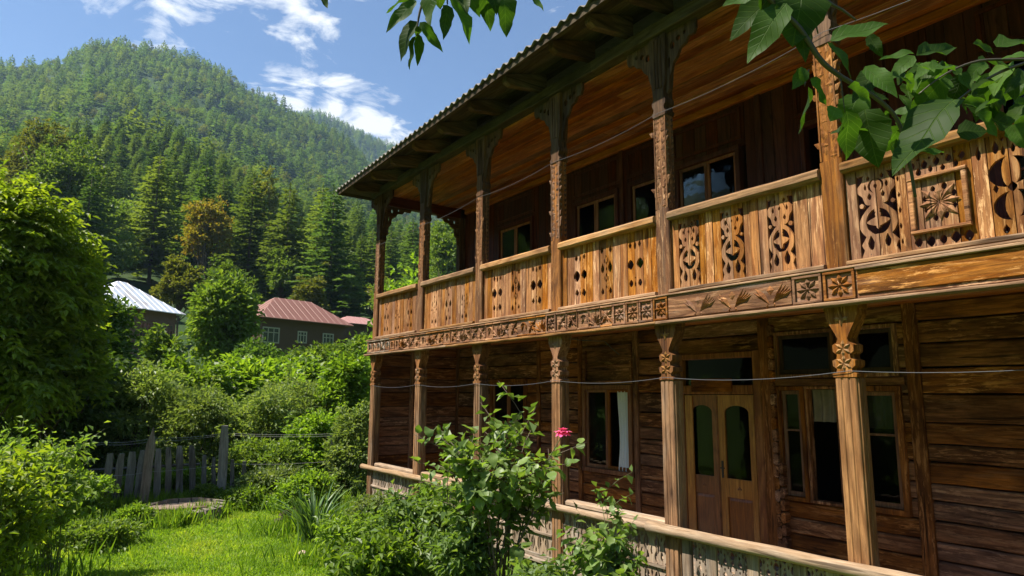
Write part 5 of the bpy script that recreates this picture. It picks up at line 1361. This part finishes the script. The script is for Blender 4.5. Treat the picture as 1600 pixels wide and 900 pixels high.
B('willow_bush', 320, 18, 600, 130, 'willow', 'feathery grey green bush behind the stone ring and fence', .08, 14000, 'shrub', low=True, wd=.18)
B('willow_bush', 410, 17.5, 600, 130, 'willow', 'tall pale green bush just right of the dark fence post', .075, 18000, 'shrub', low=True, wd=.2)
B('willow_bush', 470, 19, 590, 135, 'willow', 'tall feathery pale bush between the fence post and the house corner', .08, 20000, 'shrub', low=True, wd=.2)
B('garden_shrub', 545, 19, 562, 95, 'bright', 'leafy green shrub touching the far corner of the house', .10, 16000, 'shrub', low=True, wd=.26)
B('garden_shrub', 572, 26, 530, 100, 'forestleaf', 'taller green shrub behind the corner of the house below the small pink roof', .13, 14000, 'shrub', low=True)
B('garden_shrub', 505, 16, 655, 110, 'bright', 'low bright shrub along the fence near the house corner', .07, 12000, 'shrub', low=True)
B('garden_shrub', 555, 15.2, 640, 80, 'willow', 'grey green shrub leaning against the house corner post', .07, 10000, 'shrub', low=True, wd=.22)
B('garden_shrub', 430, 16, 690, 130, 'forestleaf', 'low tangled shrub at the foot of the tall pale bushes', .06, 13000, 'shrub', low=True)
B('garden_shrub', 640, 24, 430, 130, 'bright', 'bright tree top showing between the balcony rail and the far corner posts', .14, 12000, 'shrub', low=True)
B('garden_shrub', 390, 33, 542, 110, 'darkleaf', 'dark shrub below the left end of the red roof', .15, 10000, 'shrub', low=True)
B('garden_shrub', 495, 38, 545, 150, 'forestleaf', 'hedge like shrub in front of the red roofed house wall', .17, 10000, 'shrub', low=True)
B('garden_shrub', 600, 34, 550, 130, 'forestleaf', 'green shrub beyond the house corner, lower than the pink roof', .16, 9000, 'shrub', low=True)
B('weed_clump', 130, 13.6, 735, 90, 'bright', 'weedy green clump at the foot of the leftmost pickets', .055, 5000, 'plant', low=True)
B('weed_clump', 200, 15.4, 748, 120, 'bright', 'leafy weeds growing behind the slanting pickets', .05, 6000, 'plant', low=True)
B('weed_clump', 290, 15.7, 730, 90, 'bright', 'leafy weeds growing through the upright pickets behind the stone ring', .05, 6000, 'plant', low=True)
B('weed_clump', 335, 14.6, 760, 45, 'forestleaf', 'climbing weeds covering the foot of the dark fence post', .05, 4500, 'plant', low=True)
B('weed_clump', 225, 12.9, 790, 60, 'bright', 'small weeds in front of the fence beside the stone ring', .045, 2500, 'plant', low=True)
B('weed_clump', 290, 12.9, 800, 50, 'bright', 'small weeds growing over the front of the stone ring', .04, 1800, 'plant', low=True)
B('weed_clump', 165, 11.8, 815, 110, 'forestleaf', 'low dark weeds along the lawn edge beside the left shrub', .045, 4500, 'plant', low=True)
B('weed_clump', 395, 14.3, 762, 100, 'bright', 'low weeds at the lawn edge right of the dark fence post', .045, 4500, 'plant', low=True)
B('weed_clump', 440, 14.8, 730, 110, 'willow', 'taller grey green weeds between the dark fence post and the pointed stake', .055, 6500, 'plant', low=True)
B('weed_clump', 490, 13.5, 740, 100, 'bright', 'tall weeds behind the iris clump', .055, 6000, 'plant', low=True)

def SP(name, px, d, top, width, *a, **k):
    loc, H, Wd = vg(px, d, top, width)
    return loc, H, Wd/2
loc, H, R = SP('', 62, 9.8, 662, 180)
shoot_plant('leafy_shrub', 'big leafy shrub with arching shoots on the lower left lawn before the pickets', 'shrub', loc, 46, H, R*.8, 8000, .09, LM['forestleaf'](), .27, 3, twigs=5, dup=3, dupj=.05, base=.6, bare=.02)
loc, H, R = SP('', -15, 8.2, 690, 200)
shoot_plant('leafy_shrub', 'nearer leafy shrub cut by the left picture edge', 'shrub', loc, 34, H, R*.8, 5500, .088, LM['walnut'](), .27, 4, twigs=5, dup=3, dupj=.05, base=.6, bare=.02)
# bushes along the house
for i, (px, d, top, w, nl_, mt, lab) in enumerate([(560, 9.2, 805, 150, 4200, 'bright', 'low bushy plant left of the garden bushes along the porch'), (650, 8.2, 775, 190, 7000, 'rose', 'dense garden bush before the carved porch panel, left of the pink flower shrub'),
        (600, 7.0, 835, 190, 5200, 'bright', 'low leafy bush at the bottom edge in front of the dense garden bush'), (720, 7.0, 810, 140, 4200, 'rose', 'shaded bush at the foot of the pink flower shrub'),
        (680, 10.2, 745, 90, 2200, 'bright', 'thin leafy bush growing up against the porch rail'), (590, 10.6, 775, 90, 3000, 'willow', 'grey green weeds at the base of the corner post'), (850, 6.0, 880, 120, 2500, 'rose', 'small leafy plant at the bottom edge under the pink flower shrub')]):
    loc, H, R = SP('', px, d, top, w)
    shoot_plant('garden_bush', lab, 'bush', loc, 30, H*1.05, R*.9, nl_, .095 if d < 9 else .075, LM[mt](), .25, 20+i, twigs=4, dup=3, dupj=.045, r=.006, base=.4, bare=.05)
# the tall shrub with a pink flower
loc, H, R = SP('', 785, 6.9, 628, 230)
fl_root = shoot_plant('flowering_shrub', 'tall open shrub with bare lower stems and one pink bloom in front of the porch', 'shrub', loc, 13, H*1.03, R*.95, 1500, .115, LM['rose'](), .36, 51, twigs=6, r=.013, bare=.42, droop=.35, dup=2, dupj=.03, stemmat=BARK, parts=300)
fp_ = at_d(880, 674, 6.55); mb = MB(); e_ = fp_; b_ = loc+Vector((.1, 0, .9))
mb.tube([b_, b_.lerp(e_, .5)+Vector((.05, -.05, .1)), e_-Vector((0, 0, .02))], [.008, .006, .004], 5); mb.build('stem', BARKG, fl_root)
pinkm = leafmat('petal_pink', [(.70, .06, .24), (.82, .12, .34), (.88, .25, .45)], .3, .5, .3, tmul=1.0)
for ringi, (nn_, el_, ln_) in enumerate(((10, -.35, .10), (9, .15, .09), (7, .7, .065), (5, 1.1, .045))):
    for k in range(nn_):
        a = 2*PI*k/nn_+ringi*.3; d = Vector((math.cos(a)*math.cos(el_), math.sin(a)*math.cos(el_), math.sin(el_)))
        leafm = bigleaf_mesh(pinkm, 30+ringi, .34, .02) if k == 0 else leafm
        o = leaf_obj(leafm, fl_root, fp_, d, Vector((0, 0, 1)), ln_*rng.uniform(.85, 1.1)); o.name = 'petal'; o['label'] = 'pink petal'
# long thin shoots right of it
loc, H, R = SP('', 955, 6.6, 722, 110)
shoot_plant('young_shrub', 'young shrub with thin upright shoots before the porch rail right of the pink flower', 'shrub', loc, 6, H*1.05, R*.85, 150, .085, LM['rose'](), .32, 77, twigs=2, r=.006, bare=.35, parts=100)
loc, H, R = SP('', 950, 6.1, 815, 160)
shoot_plant('young_shrub', 'broad leaved low shrub under the thin upright shoots by the porch rail', 'shrub', loc, 15, H, R*.9, 900, .10, LM['rose'](), .36, 78, twigs=4, r=.007, bare=.2, parts=200, stemmat=BARK)
# iris clump: every blade a part
loc, _, _ = SP('', 500, 10.9, 760, 100)
iris = empty('iris_clump', loc, 'clump of long sword shaped leaves at the lawn edge near the house corner', 'plant')
def blade(parent, base, a, ln, lean, w, mat):
    n = 6; V = []; F = []; d = Vector((math.cos(a), math.sin(a), 0)); s = Vector((-d.y, d.x, 0))
    for i in range(n+1):
        t = i/n; p = d*(lean*t**2.0*ln)+Vector((0, 0, ln*(t-.35*lean*t**3))); wi = w*(1-t**2.2)+.001
        V += [tuple(p+s*wi+d*-.2*wi), tuple(p+d*.006), tuple(p-s*wi+d*-.2*wi)]
    for i in range(n): b = i*3; F += [(b, b+1, b+4, b+3), (b+1, b+2, b+5, b+4)]
    me = bpy.data.meshes.new('leaf'); me.from_pydata(V, [], F); at = me.attributes.new('rnd', 'FLOAT', 'FACE'); r_ = rng.random(); at.data.foreach_set('value', [r_]*len(F)); tidy(me, mat, True)
    o = link('leaf', me, parent, base); return o
for k in range(64):
    a = rng.uniform(0, 6.28); q = rng.uniform(0, .22); blade(iris, loc+Vector((math.cos(a)*q, math.sin(a)*q, 0)), a+rng.uniform(-.5, .5), rng.uniform(.6, 1.0), rng.uniform(.1, .95), rng.uniform(.017, .030), LM['iris']())
# grass and clover on the lawn
def grass():
    n = 210000; r = 5.5+nr.uniform(0, 1, n)**.8*11.5; a = nr.uniform(tel(-150, 700)[0], tel(760, 700)[0], n)
    x = r*np.sin(a); y = r*np.cos(a); ok = (x < D+.1); x, y, r = x[ok], y[ok], r[ok]
    n = len(x); z_ = np.array([terrain(p, q) for p, q in zip(x[::1], y[::1])])
    P = np.stack([x, y, z_-.005], 1); d = rvec(n)*.75; d[:, 2] = nr.uniform(.4, 1.1, n); nn = rvec(n); nn[:, 2] += .6
    patch = np.array([fbm(p, q, .9, 5.0) for p, q in zip(x, y)])
    S = (.045+.03*nr.uniform(0, 1, n)+np.clip(patch, 0, 1)*.035)*(1+(r > 12)*.25)
    V, F = leaves_np(P, d, nn, S, .13, .03); rr_ = np.clip(nr.normal(.42, .24, n)+patch*.7, 0, 1)
    o = link('grass', np_mesh('grass', V, F, LM['grass'](), False, np.repeat(rr_, 2))); tag(o, 'short sunlit green grass and clover of the lawn', 'grass', None, 'stuff')
grass()
def tall_grass():
    P = []; r = np.random.default_rng(4)
    spots = [(-40, 15.3, .8), (60, 15.0, .9), (120, 14.6, .8), (170, 14.6, .6), (215, 14.4, .5), (260, 14.9, .5), (310, 14.7, .5), (350, 14.6, .4), (400, 14.6, .6), (440, 14.2, .6), (480, 13.9, .6), (520, 13.6, .6), (225, 13.0, .3), (330, 13.2, .3), (285, 12.7, .4), (150, 12.4, .7), (30, 10.2, .8),
             (470, 11.6, .5), (530, 11.0, .5), (540, 9.6, .7), (560, 12.6, .7), (600, 13.3, .4), (60, 8.9, .5)]
    for px, d, rad_ in spots:
        c = at_d(px, 700, d); n = 430; a = r.uniform(0, 6.28, n); q = np.abs(r.normal(0, .6, n))*rad_
        P.append(np.stack([c.x+np.cos(a)*q*1.3, c.y+np.sin(a)*q*.7, np.full(n, terrain(c.x, c.y)-.02)], 1))
    P = np.concatenate(P); n = len(P); d = r.normal(size=(n, 3))*.35; d[:, 2] = 1; nn = r.normal(size=(n, 3)); nn[:, 2] += .2
    V, F = leaves_np(P, d, nn, r.uniform(.12, .42, n), .035, .02); o = link('tall_grass', np_mesh('tall_grass', V, F, LM['bright'](), False, np.repeat(np.clip(r.normal(.55, .25, n), 0, 1), 2))); tag(o, 'tall unmown grass and weeds along the fence and lawn edges', 'grass', None, 'stuff')
tall_grass()

# ------------------------------------------------------------------ fence
FM, FS = W_('fence', 'z'), W_('stake', 'z')
fc = at_d(250, 700, 14.6); fence = empty('picket_fence', (fc.x, fc.y, 0), 'old leaning grey picket fence with wires along the far side of the lawn', 'fence')
def picket(tx, ty, bx, by, d, w, mat, th=.022, name='picket', pointed=False):
    b = at_d(bx, by, d); b.z = terrain(b.x, b.y)-.08; t = at_d(tx, ty, d-.0); r_ = Vector((t.y, -t.x, 0)).normalized(); f = Vector((0, 0, 1)).cross(r_); n = 5; V = []; F = []
    for i in range(n+1):
        k = i/n; c = b.lerp(t, k)+r_*rng.uniform(-.006, .006); wi = w/2*(1 if k < .95 else (.15 if pointed else .75))*rng.uniform(.93, 1.05)
        V += [c-r_*wi-f*th, c+r_*wi-f*th, c+r_*wi+f*th, c-r_*wi+f*th]
    if pointed:
        for q in range(4): V[-4+q] = t+(V[-4+q]-t)*.4
    for i in range(n):
        for q in range(4): F.append((i*4+q, i*4+(q+1) % 4, i*4+4+(q+1) % 4, i*4+4+q))
    F += [(3, 2, 1, 0), (n*4, n*4+1, n*4+2, n*4+3)]
    mb = MB(); mb.add(V, F); mb.build(name, mat, fence)
cv = lambda x, y: (x/2.647, 560+y/2.647)
for (tx, ty, bx, by, d, w) in [(-28, 410, -40, 600, 15.6, .12), (12, 425, 4, 600, 15.4, .12), (48, 425, 18, 590, 15.3, .10), (378, 500, 352, 630, 14.2, .10), (404, 492, 392, 622, 14.5, .11), (458, 393, 425, 622, 14.6, .13), (503, 393, 470, 626, 14.6, .13), (549, 386, 524, 618, 14.6, .14), (592, 380, 560, 622, 14.6, .13),
     (330, 520, 312, 630, 14.3, .10), (290, 500, 270, 630, 14.4, .11), (250, 480, 228, 625, 14.5, .12), (205, 470, 190, 620, 14.6, .11), (160, 455, 142, 615, 14.7, .12), (112, 450, 98, 612, 14.9, .11), (80, 440, 66, 608, 15.0, .12), (845, 400, 842, 598, 15.1, .09), (885, 410, 880, 600, 15.1, .08), (1075, 430, 1070, 590, 15.4, .08), (1130, 425, 1122, 585, 15.4, .07), (656, 373, 650, 590, 14.8, .12), (698, 368, 697, 588, 14.9, .11), (742, 362, 745, 590, 15.0, .13), (793, 360, 801, 590, 15.0, .12), (961, 418, 958, 600, 15.2, .08), (1010, 425, 1003, 595, 15.4, .09), (1400, 355, 1395, 500, 15.6, .05), (1440, 400, 1436, 510, 15.8, .05)]:
    picket(*cv(tx, ty), *cv(bx, by), d, w, FM)
picket(*cv(634, 285), *cv(588, 625), 14.3, .15, FS, .04, 'stake', True); picket(*cv(930, 278), *cv(912, 605), 14.8, .17, FM, .075, 'fence_post'); picket(*cv(1372, 335), *cv(1360, 515), 15.2, .09, FM, .04, 'stake', True)
for dz in (.0, .05, -.55):
    pts = []
    for (px, py, d) in [(-60, 710, 15.4), (160, 695, 14.5), (238, 689, 14.3), (352, 680, 14.8), (518, 681, 15.2), (575, 690, 15.2)]:
        p = at_d(px, py, d); p.z += dz+rng.uniform(-.01, .01); pts.append(p)
    P = []
    for a, b in zip(pts[:-1], pts[1:]):
        for i in range(6): t = i/6; q = a.lerp(b, t); q.z -= .03*4*t*(1-t)+rng.uniform(-.004, .004); P.append(q)
    P.append(pts[-1]); mb = MB(); mb.tube(P, .003, 4); mb.build('wire', WIRE, fence)
mb = MB(); a, b = at_d(135, 735, 14.75), at_d(312, 725, 15.1); r_ = (b-a).normalized(); n = 6; V = []
mb.tube([a, a.lerp(b, .5), b], [.03, .028, .03], 5); mb.build('cross_rail', W_('fence', 'x'), fence)

# ------------------------------------------------------------------ old round well cover, stones, stick
wc = at_d(285, 803, 13.4); wc.z = terrain(wc.x, wc.y)
well = empty('stone_ring', wc, 'low weathered round stone and wood ring lying in the grass by the fence', 'well')
stone = plain('old_stone', (.20, .165, .13), .9, var=.45, scale=7, bump=.8); n = 16
for k in range(n):
    a0, a1 = 2*PI*k/n+.02, 2*PI*(k+1)/n-.02; mb = MB(); V = []
    ro, ri = .66+rng.uniform(-.03, .02), .50+rng.uniform(-.02, .02); z1 = .27+.05*math.cos((a0+a1)/2-1.2)+rng.uniform(-.015, .015)
    for z_ in (0.0, z1):
        for a in (a0, (a0+a1)/2, a1):
            for r_ in (ri, ro*(1.04 if z_ == 0 else 1)): V.append((wc.x+math.cos(a)*r_*1.08, wc.y+math.sin(a)*r_*.9, wc.z+z_-.03*(r_ == ro)))
    mb.add(V, [(0, 2, 3, 1), (2, 4, 5, 3), (6, 7, 9, 8), (8, 9, 11, 10), (1, 3, 9, 7), (3, 5, 11, 9), (0, 6, 8, 2), (2, 8, 10, 4), (0, 1, 7, 6), (4, 10, 11, 5)]); mb.build('stone', stone, well)
for k in range(5):
    y_ = -.42+k*.17; hw = math.sqrt(max(.05, .52**2-y_**2)); MB().plank('x', wc.x-hw, wc.x+hw, wc.y+y_, wc.y+y_+.15, wc.z+.21+rng.uniform(-.02, .03), wc.z+.25+rng.uniform(-.01, .03), .01).build('cover_plank', W_('stake', 'x'), well)
def rock(px, d, s, label, mat):
    p = at_d(px, 800, d); p.z = terrain(p.x, p.y)+s*.25; import bmesh
    bm = bmesh.new(); bmesh.ops.create_icosphere(bm, subdivisions=2, radius=s)
    for v in bm.verts: v.co *= 1+.35*mnoise.noise(v.co*2.2/s+Vector((px, 0, 0))); v.co.z *= .6
    me = bpy.data.meshes.new('stone'); bm.to_mesh(me); bm.free(); tidy(me, mat, False); o = link('stone', me, None, p); tag(o, label, 'stone')
ps = plain('pale_stone', (.42, .30, .24), .9, var=.25, scale=20, bump=.4)
rock(476, 10.0, .065, 'small pinkish stone lying on the lawn in front of the iris clump', ps); rock(343, 13.2, .07, 'small pale stone on the grass right of the stone ring', ps); rock(332, 13.8, .09, 'reddish broken brick at the foot of the dark fence post', plain('brick_red', (.33, .13, .08), .9, bump=.4))
mb = MB(); p = at_d(452, 780, 12.6); p.z = .03
for k in range(4): a = rng.uniform(-.3, .3)+.5; mb.tube([p+Vector((-.25*math.cos(a)+k*.02, -.25*math.sin(a), .02+.05*k)), p+Vector((.25*math.cos(a), .25*math.sin(a)+k*.03, .05+.03*k))], .03, 5)
o = mb.build('firewood', W_('stake', 'x')); tag(o, 'few split pieces of firewood lying left of the iris clump', 'firewood')

# ------------------------------------------------------------------ overhanging branches near the camera
OV = LM['overhang'](); add_veins(OV); OVP = [bigleaf_mesh(OV, 100+s, .30+.03*(s % 3), .06) for s in range(8)]
def P3(px, py, d): v = ray(px, py); return Vector((0, 0, CZ))+v*(d/v.dot(fwv))
def hang_leaf(root, b, t, wpx, d, dj=.0):
    B_ = P3(b[0], b[1], d+dj); T_ = P3(t[0], t[1], d+dj+rng.uniform(-.06, .06)); dv = T_-B_; ln = dv.length
    nv = (-fwv*rng.uniform(.5, 1)+Vector((rng.uniform(-.5, .5), rng.uniform(-.5, .5), rng.uniform(.2, .9)))).normalized()
    o = leaf_obj(OVP[rng.randrange(8)], root, B_, dv, nv, ln)
    w = wpx/FPX*d/(.64*ln); o.scale = (ln, ln*max(.5, min(1.9, w*1.12)), ln)
    return o
def stemtube(root, pts, d, r0_, r1_):
    P = [P3(x, y, d+k*.0) for k, (x, y) in enumerate(pts)]; mb = MB(); n = len(P); S = []
    for i in range(n-1):
        for k in range(5):
            t = k/5; p0 = P[max(i-1, 0)]; p1 = P[i]; p2 = P[i+1]; p3 = P[min(i+2, n-1)]
            S.append(.5*((2*p1)+(p2-p0)*t+(2*p0-5*p1+4*p2-p3)*t*t+(3*p1-p0-3*p2+p3)*t**3))
    S.append(P[-1]); m_ = len(S); mb.tube(S, [r0_+(r1_-r0_)*i/(m_-1) for i in range(m_)], 6); mb.build('stem', STEM, root, smooth=True)
q4 = lambda x, y: (520+x/2.857, y/2.857)
top = empty('leafy_branch', P3(690, -60, 2.0), 'leafy twig hanging into the top of the picture against the blue sky', 'branch')
for pts in ([q4(480, -160), q4(430, -60), q4(395, 30), q4(380, 100), q4(378, 160)], [q4(480, -160), q4(505, -60), q4(512, 20)], [q4(480, -160), q4(600, -100), q4(740, -60), q4(850, -50), q4(890, -20)]): stemtube(top, pts, 2.0, .006, .002)
for (b, t, w) in [((375, 5), (226, 112), 62), ((350, -10), (222, 32), 45), ((378, 95), (264, 245), 92), ((382, 150), (388, 294), 38), ((372, 160), (333, 312), 34), ((388, 98), (493, 230), 48), ((440, -50), (425, 112), 100), ((512, 20), (497, 172), 58), ((528, -10), (638, 166), 74), ((600, -60), (655, 66), 66), ((676, -50), (708, 140), 76), ((755, -45), (793, 140), 82), ((880, -25), (943, 42), 36), ((700, -70), (735, 40), 60), ((560, -50), (600, 60), 60), ((-60, -30), (-22, 14), 26), ((470, -60), (480, 40), 60), ((390, 120), (375, 170), 30)]:
    hang_leaf(top, q4(*b), q4(*t), w/2.857, 2.0, rng.uniform(-.05, .05))
q7 = lambda x, y: (1040+x/2.857, y/2.857)
vine = empty('climbing_vine', P3(1230, -80, 1.5), 'drooping vine branch with big leaves across the upper right of the balcony', 'vine')
for pts, r_ in (([q7(380, -120), q7(470, 0), q7(600, 130), q7(690, 265), q7(780, 340), q7(900, 410), q7(1010, 500), q7(1060, 600), q7(1090, 730), q7(1115, 880)], .0075), ([q7(640, -120), q7(650, 0), q7(680, 150)], .004), ([q7(690, -100), q7(720, 0), q7(790, 45), q7(850, 90)], .005),
        ([q7(1800, 250), q7(1600, 265), q7(1400, 272), q7(1250, 330), q7(1130, 420)], .004), ([q7(1800, 240), q7(1600, 282), q7(1440, 350), q7(1300, 450)], .005), ([q7(640, 310), q7(620, 385)], .002), ([q7(780, 340), q7(800, 500)], .002)):
    stemtube(vine, pts, 1.5, r_, r_*.45)
VL = [((490, -30), (288, 142), 110), ((540, 10), (363, 243), 115), ((600, 60), (626, 274), 80), ((610, -60), (590, 175), 190), ((735, 182), (1000, 90), 92), ((720, 190), (863, 336), 92), ((905, 158), (968, 246), 45), ((625, 305), (568, 397), 60), ((640, 388), (606, 602), 118), ((648, 352), (728, 472), 76),
      ((810, 495), (820, 716), 140), ((890, 490), (932, 732), 165), ((1290, 440), (1003, 757), 190), ((1090, 680), (1252, 668), 66), ((1345, 470), (1578, 562), 160), ((1110, 238), (953, 258), 52), ((1120, 245), (1312, 196), 92), ((1112, 250), (995, 345), 72), ((890, 298), (1040, 412), 80), ((1015, 335), (1112, 368), 66),
      ((812, 388), (925, 452), 62), ((1370, 195), (1475, 240), 50), ((1478, 205), (1640, 148), 85), ((1500, 262), (1640, 232), 60), ((1190, 305), (1305, 275), 66), ((1300, 590), (1442, 572), 76), ((1570, 430), (1600, 610), 90), ((450, -60), (250, 20), 90), ((690, 20), (600, 90), 60), ((1000, 640), (1100, 740), 80), ((760, 480), (745, 530), 60)]
for k, (b, t, w) in enumerate(VL): hang_leaf(vine, q7(*b), q7(*t), w/2.857, 1.5, rng.uniform(-.12, .12))
for (b, t, w) in [((960, 300), (840, 420), 80), ((1230, 360), (1110, 520), 110), ((1180, 470), (1110, 610), 100), ((1420, 330), (1500, 470), 110), ((1530, 290), (1460, 420), 90), ((1330, 330), (1270, 470), 90), ((1600, 330), (1530, 470), 110), ((420, -80), (420, 60), 120), ((520, 60), (480, 160), 70), ((860, 420), (800, 560), 110), ((1050, 560), (960, 690), 110), ((1400, 500), (1490, 610), 90), ((1540, 560), (1620, 650), 90)]:
    hang_leaf(vine, q7(*b), q7(*t), w/2.857, 1.5, rng.uniform(-.02, .2))
for k in range(60):
    cx_, cy_ = rng.uniform(1040, 1600), rng.uniform(250, 480)
    if cx_ < 1150 and cy_ > 450: cy_ -= 100
    a = rng.uniform(0, 6.28); l_ = rng.uniform(70, 130); hang_leaf(vine, q7(cx_, cy_), q7(cx_+math.cos(a)*l_, cy_+abs(math.sin(a))*l_*.8), rng.uniform(45, 80)/2.857*1.0, 1.5, rng.uniform(.0, .35))
for k in range(22):
    cx_, cy_ = rng.uniform(790, 1150), rng.uniform(380, 600); a = rng.uniform(0, 6.28); l_ = rng.uniform(70, 120)
    hang_leaf(vine, q7(cx_, cy_), q7(cx_+math.cos(a)*l_, cy_+abs(math.sin(a))*l_), rng.uniform(45, 70)/2.857, 1.5, rng.uniform(.05, .3))

# ------------------------------------------------------------------ air
hz = bpy.data.materials.new('haze_air'); hz.use_nodes = True; nt = hz.node_tree; nt.nodes.clear(); out = N(nt, 'ShaderNodeOutputMaterial'); pv = N(nt, 'ShaderNodeVolumePrincipled')
pv.inputs['Color'].default_value = (.5, .74, 1, 1); pv.inputs['Density'].default_value = .00014; pv.inputs['Anisotropy'].default_value = .2; nt.links.new(pv.outputs[0], out.inputs['Volume'])
mb = MB(); mb.box(-1700, 1700, -1700, 1700, -60, 640); hzo = mb.build('haze', hz); hzo['kind'] = 'stuff'; hzo['label'] = 'thin bluish air between the viewer and the mountain'
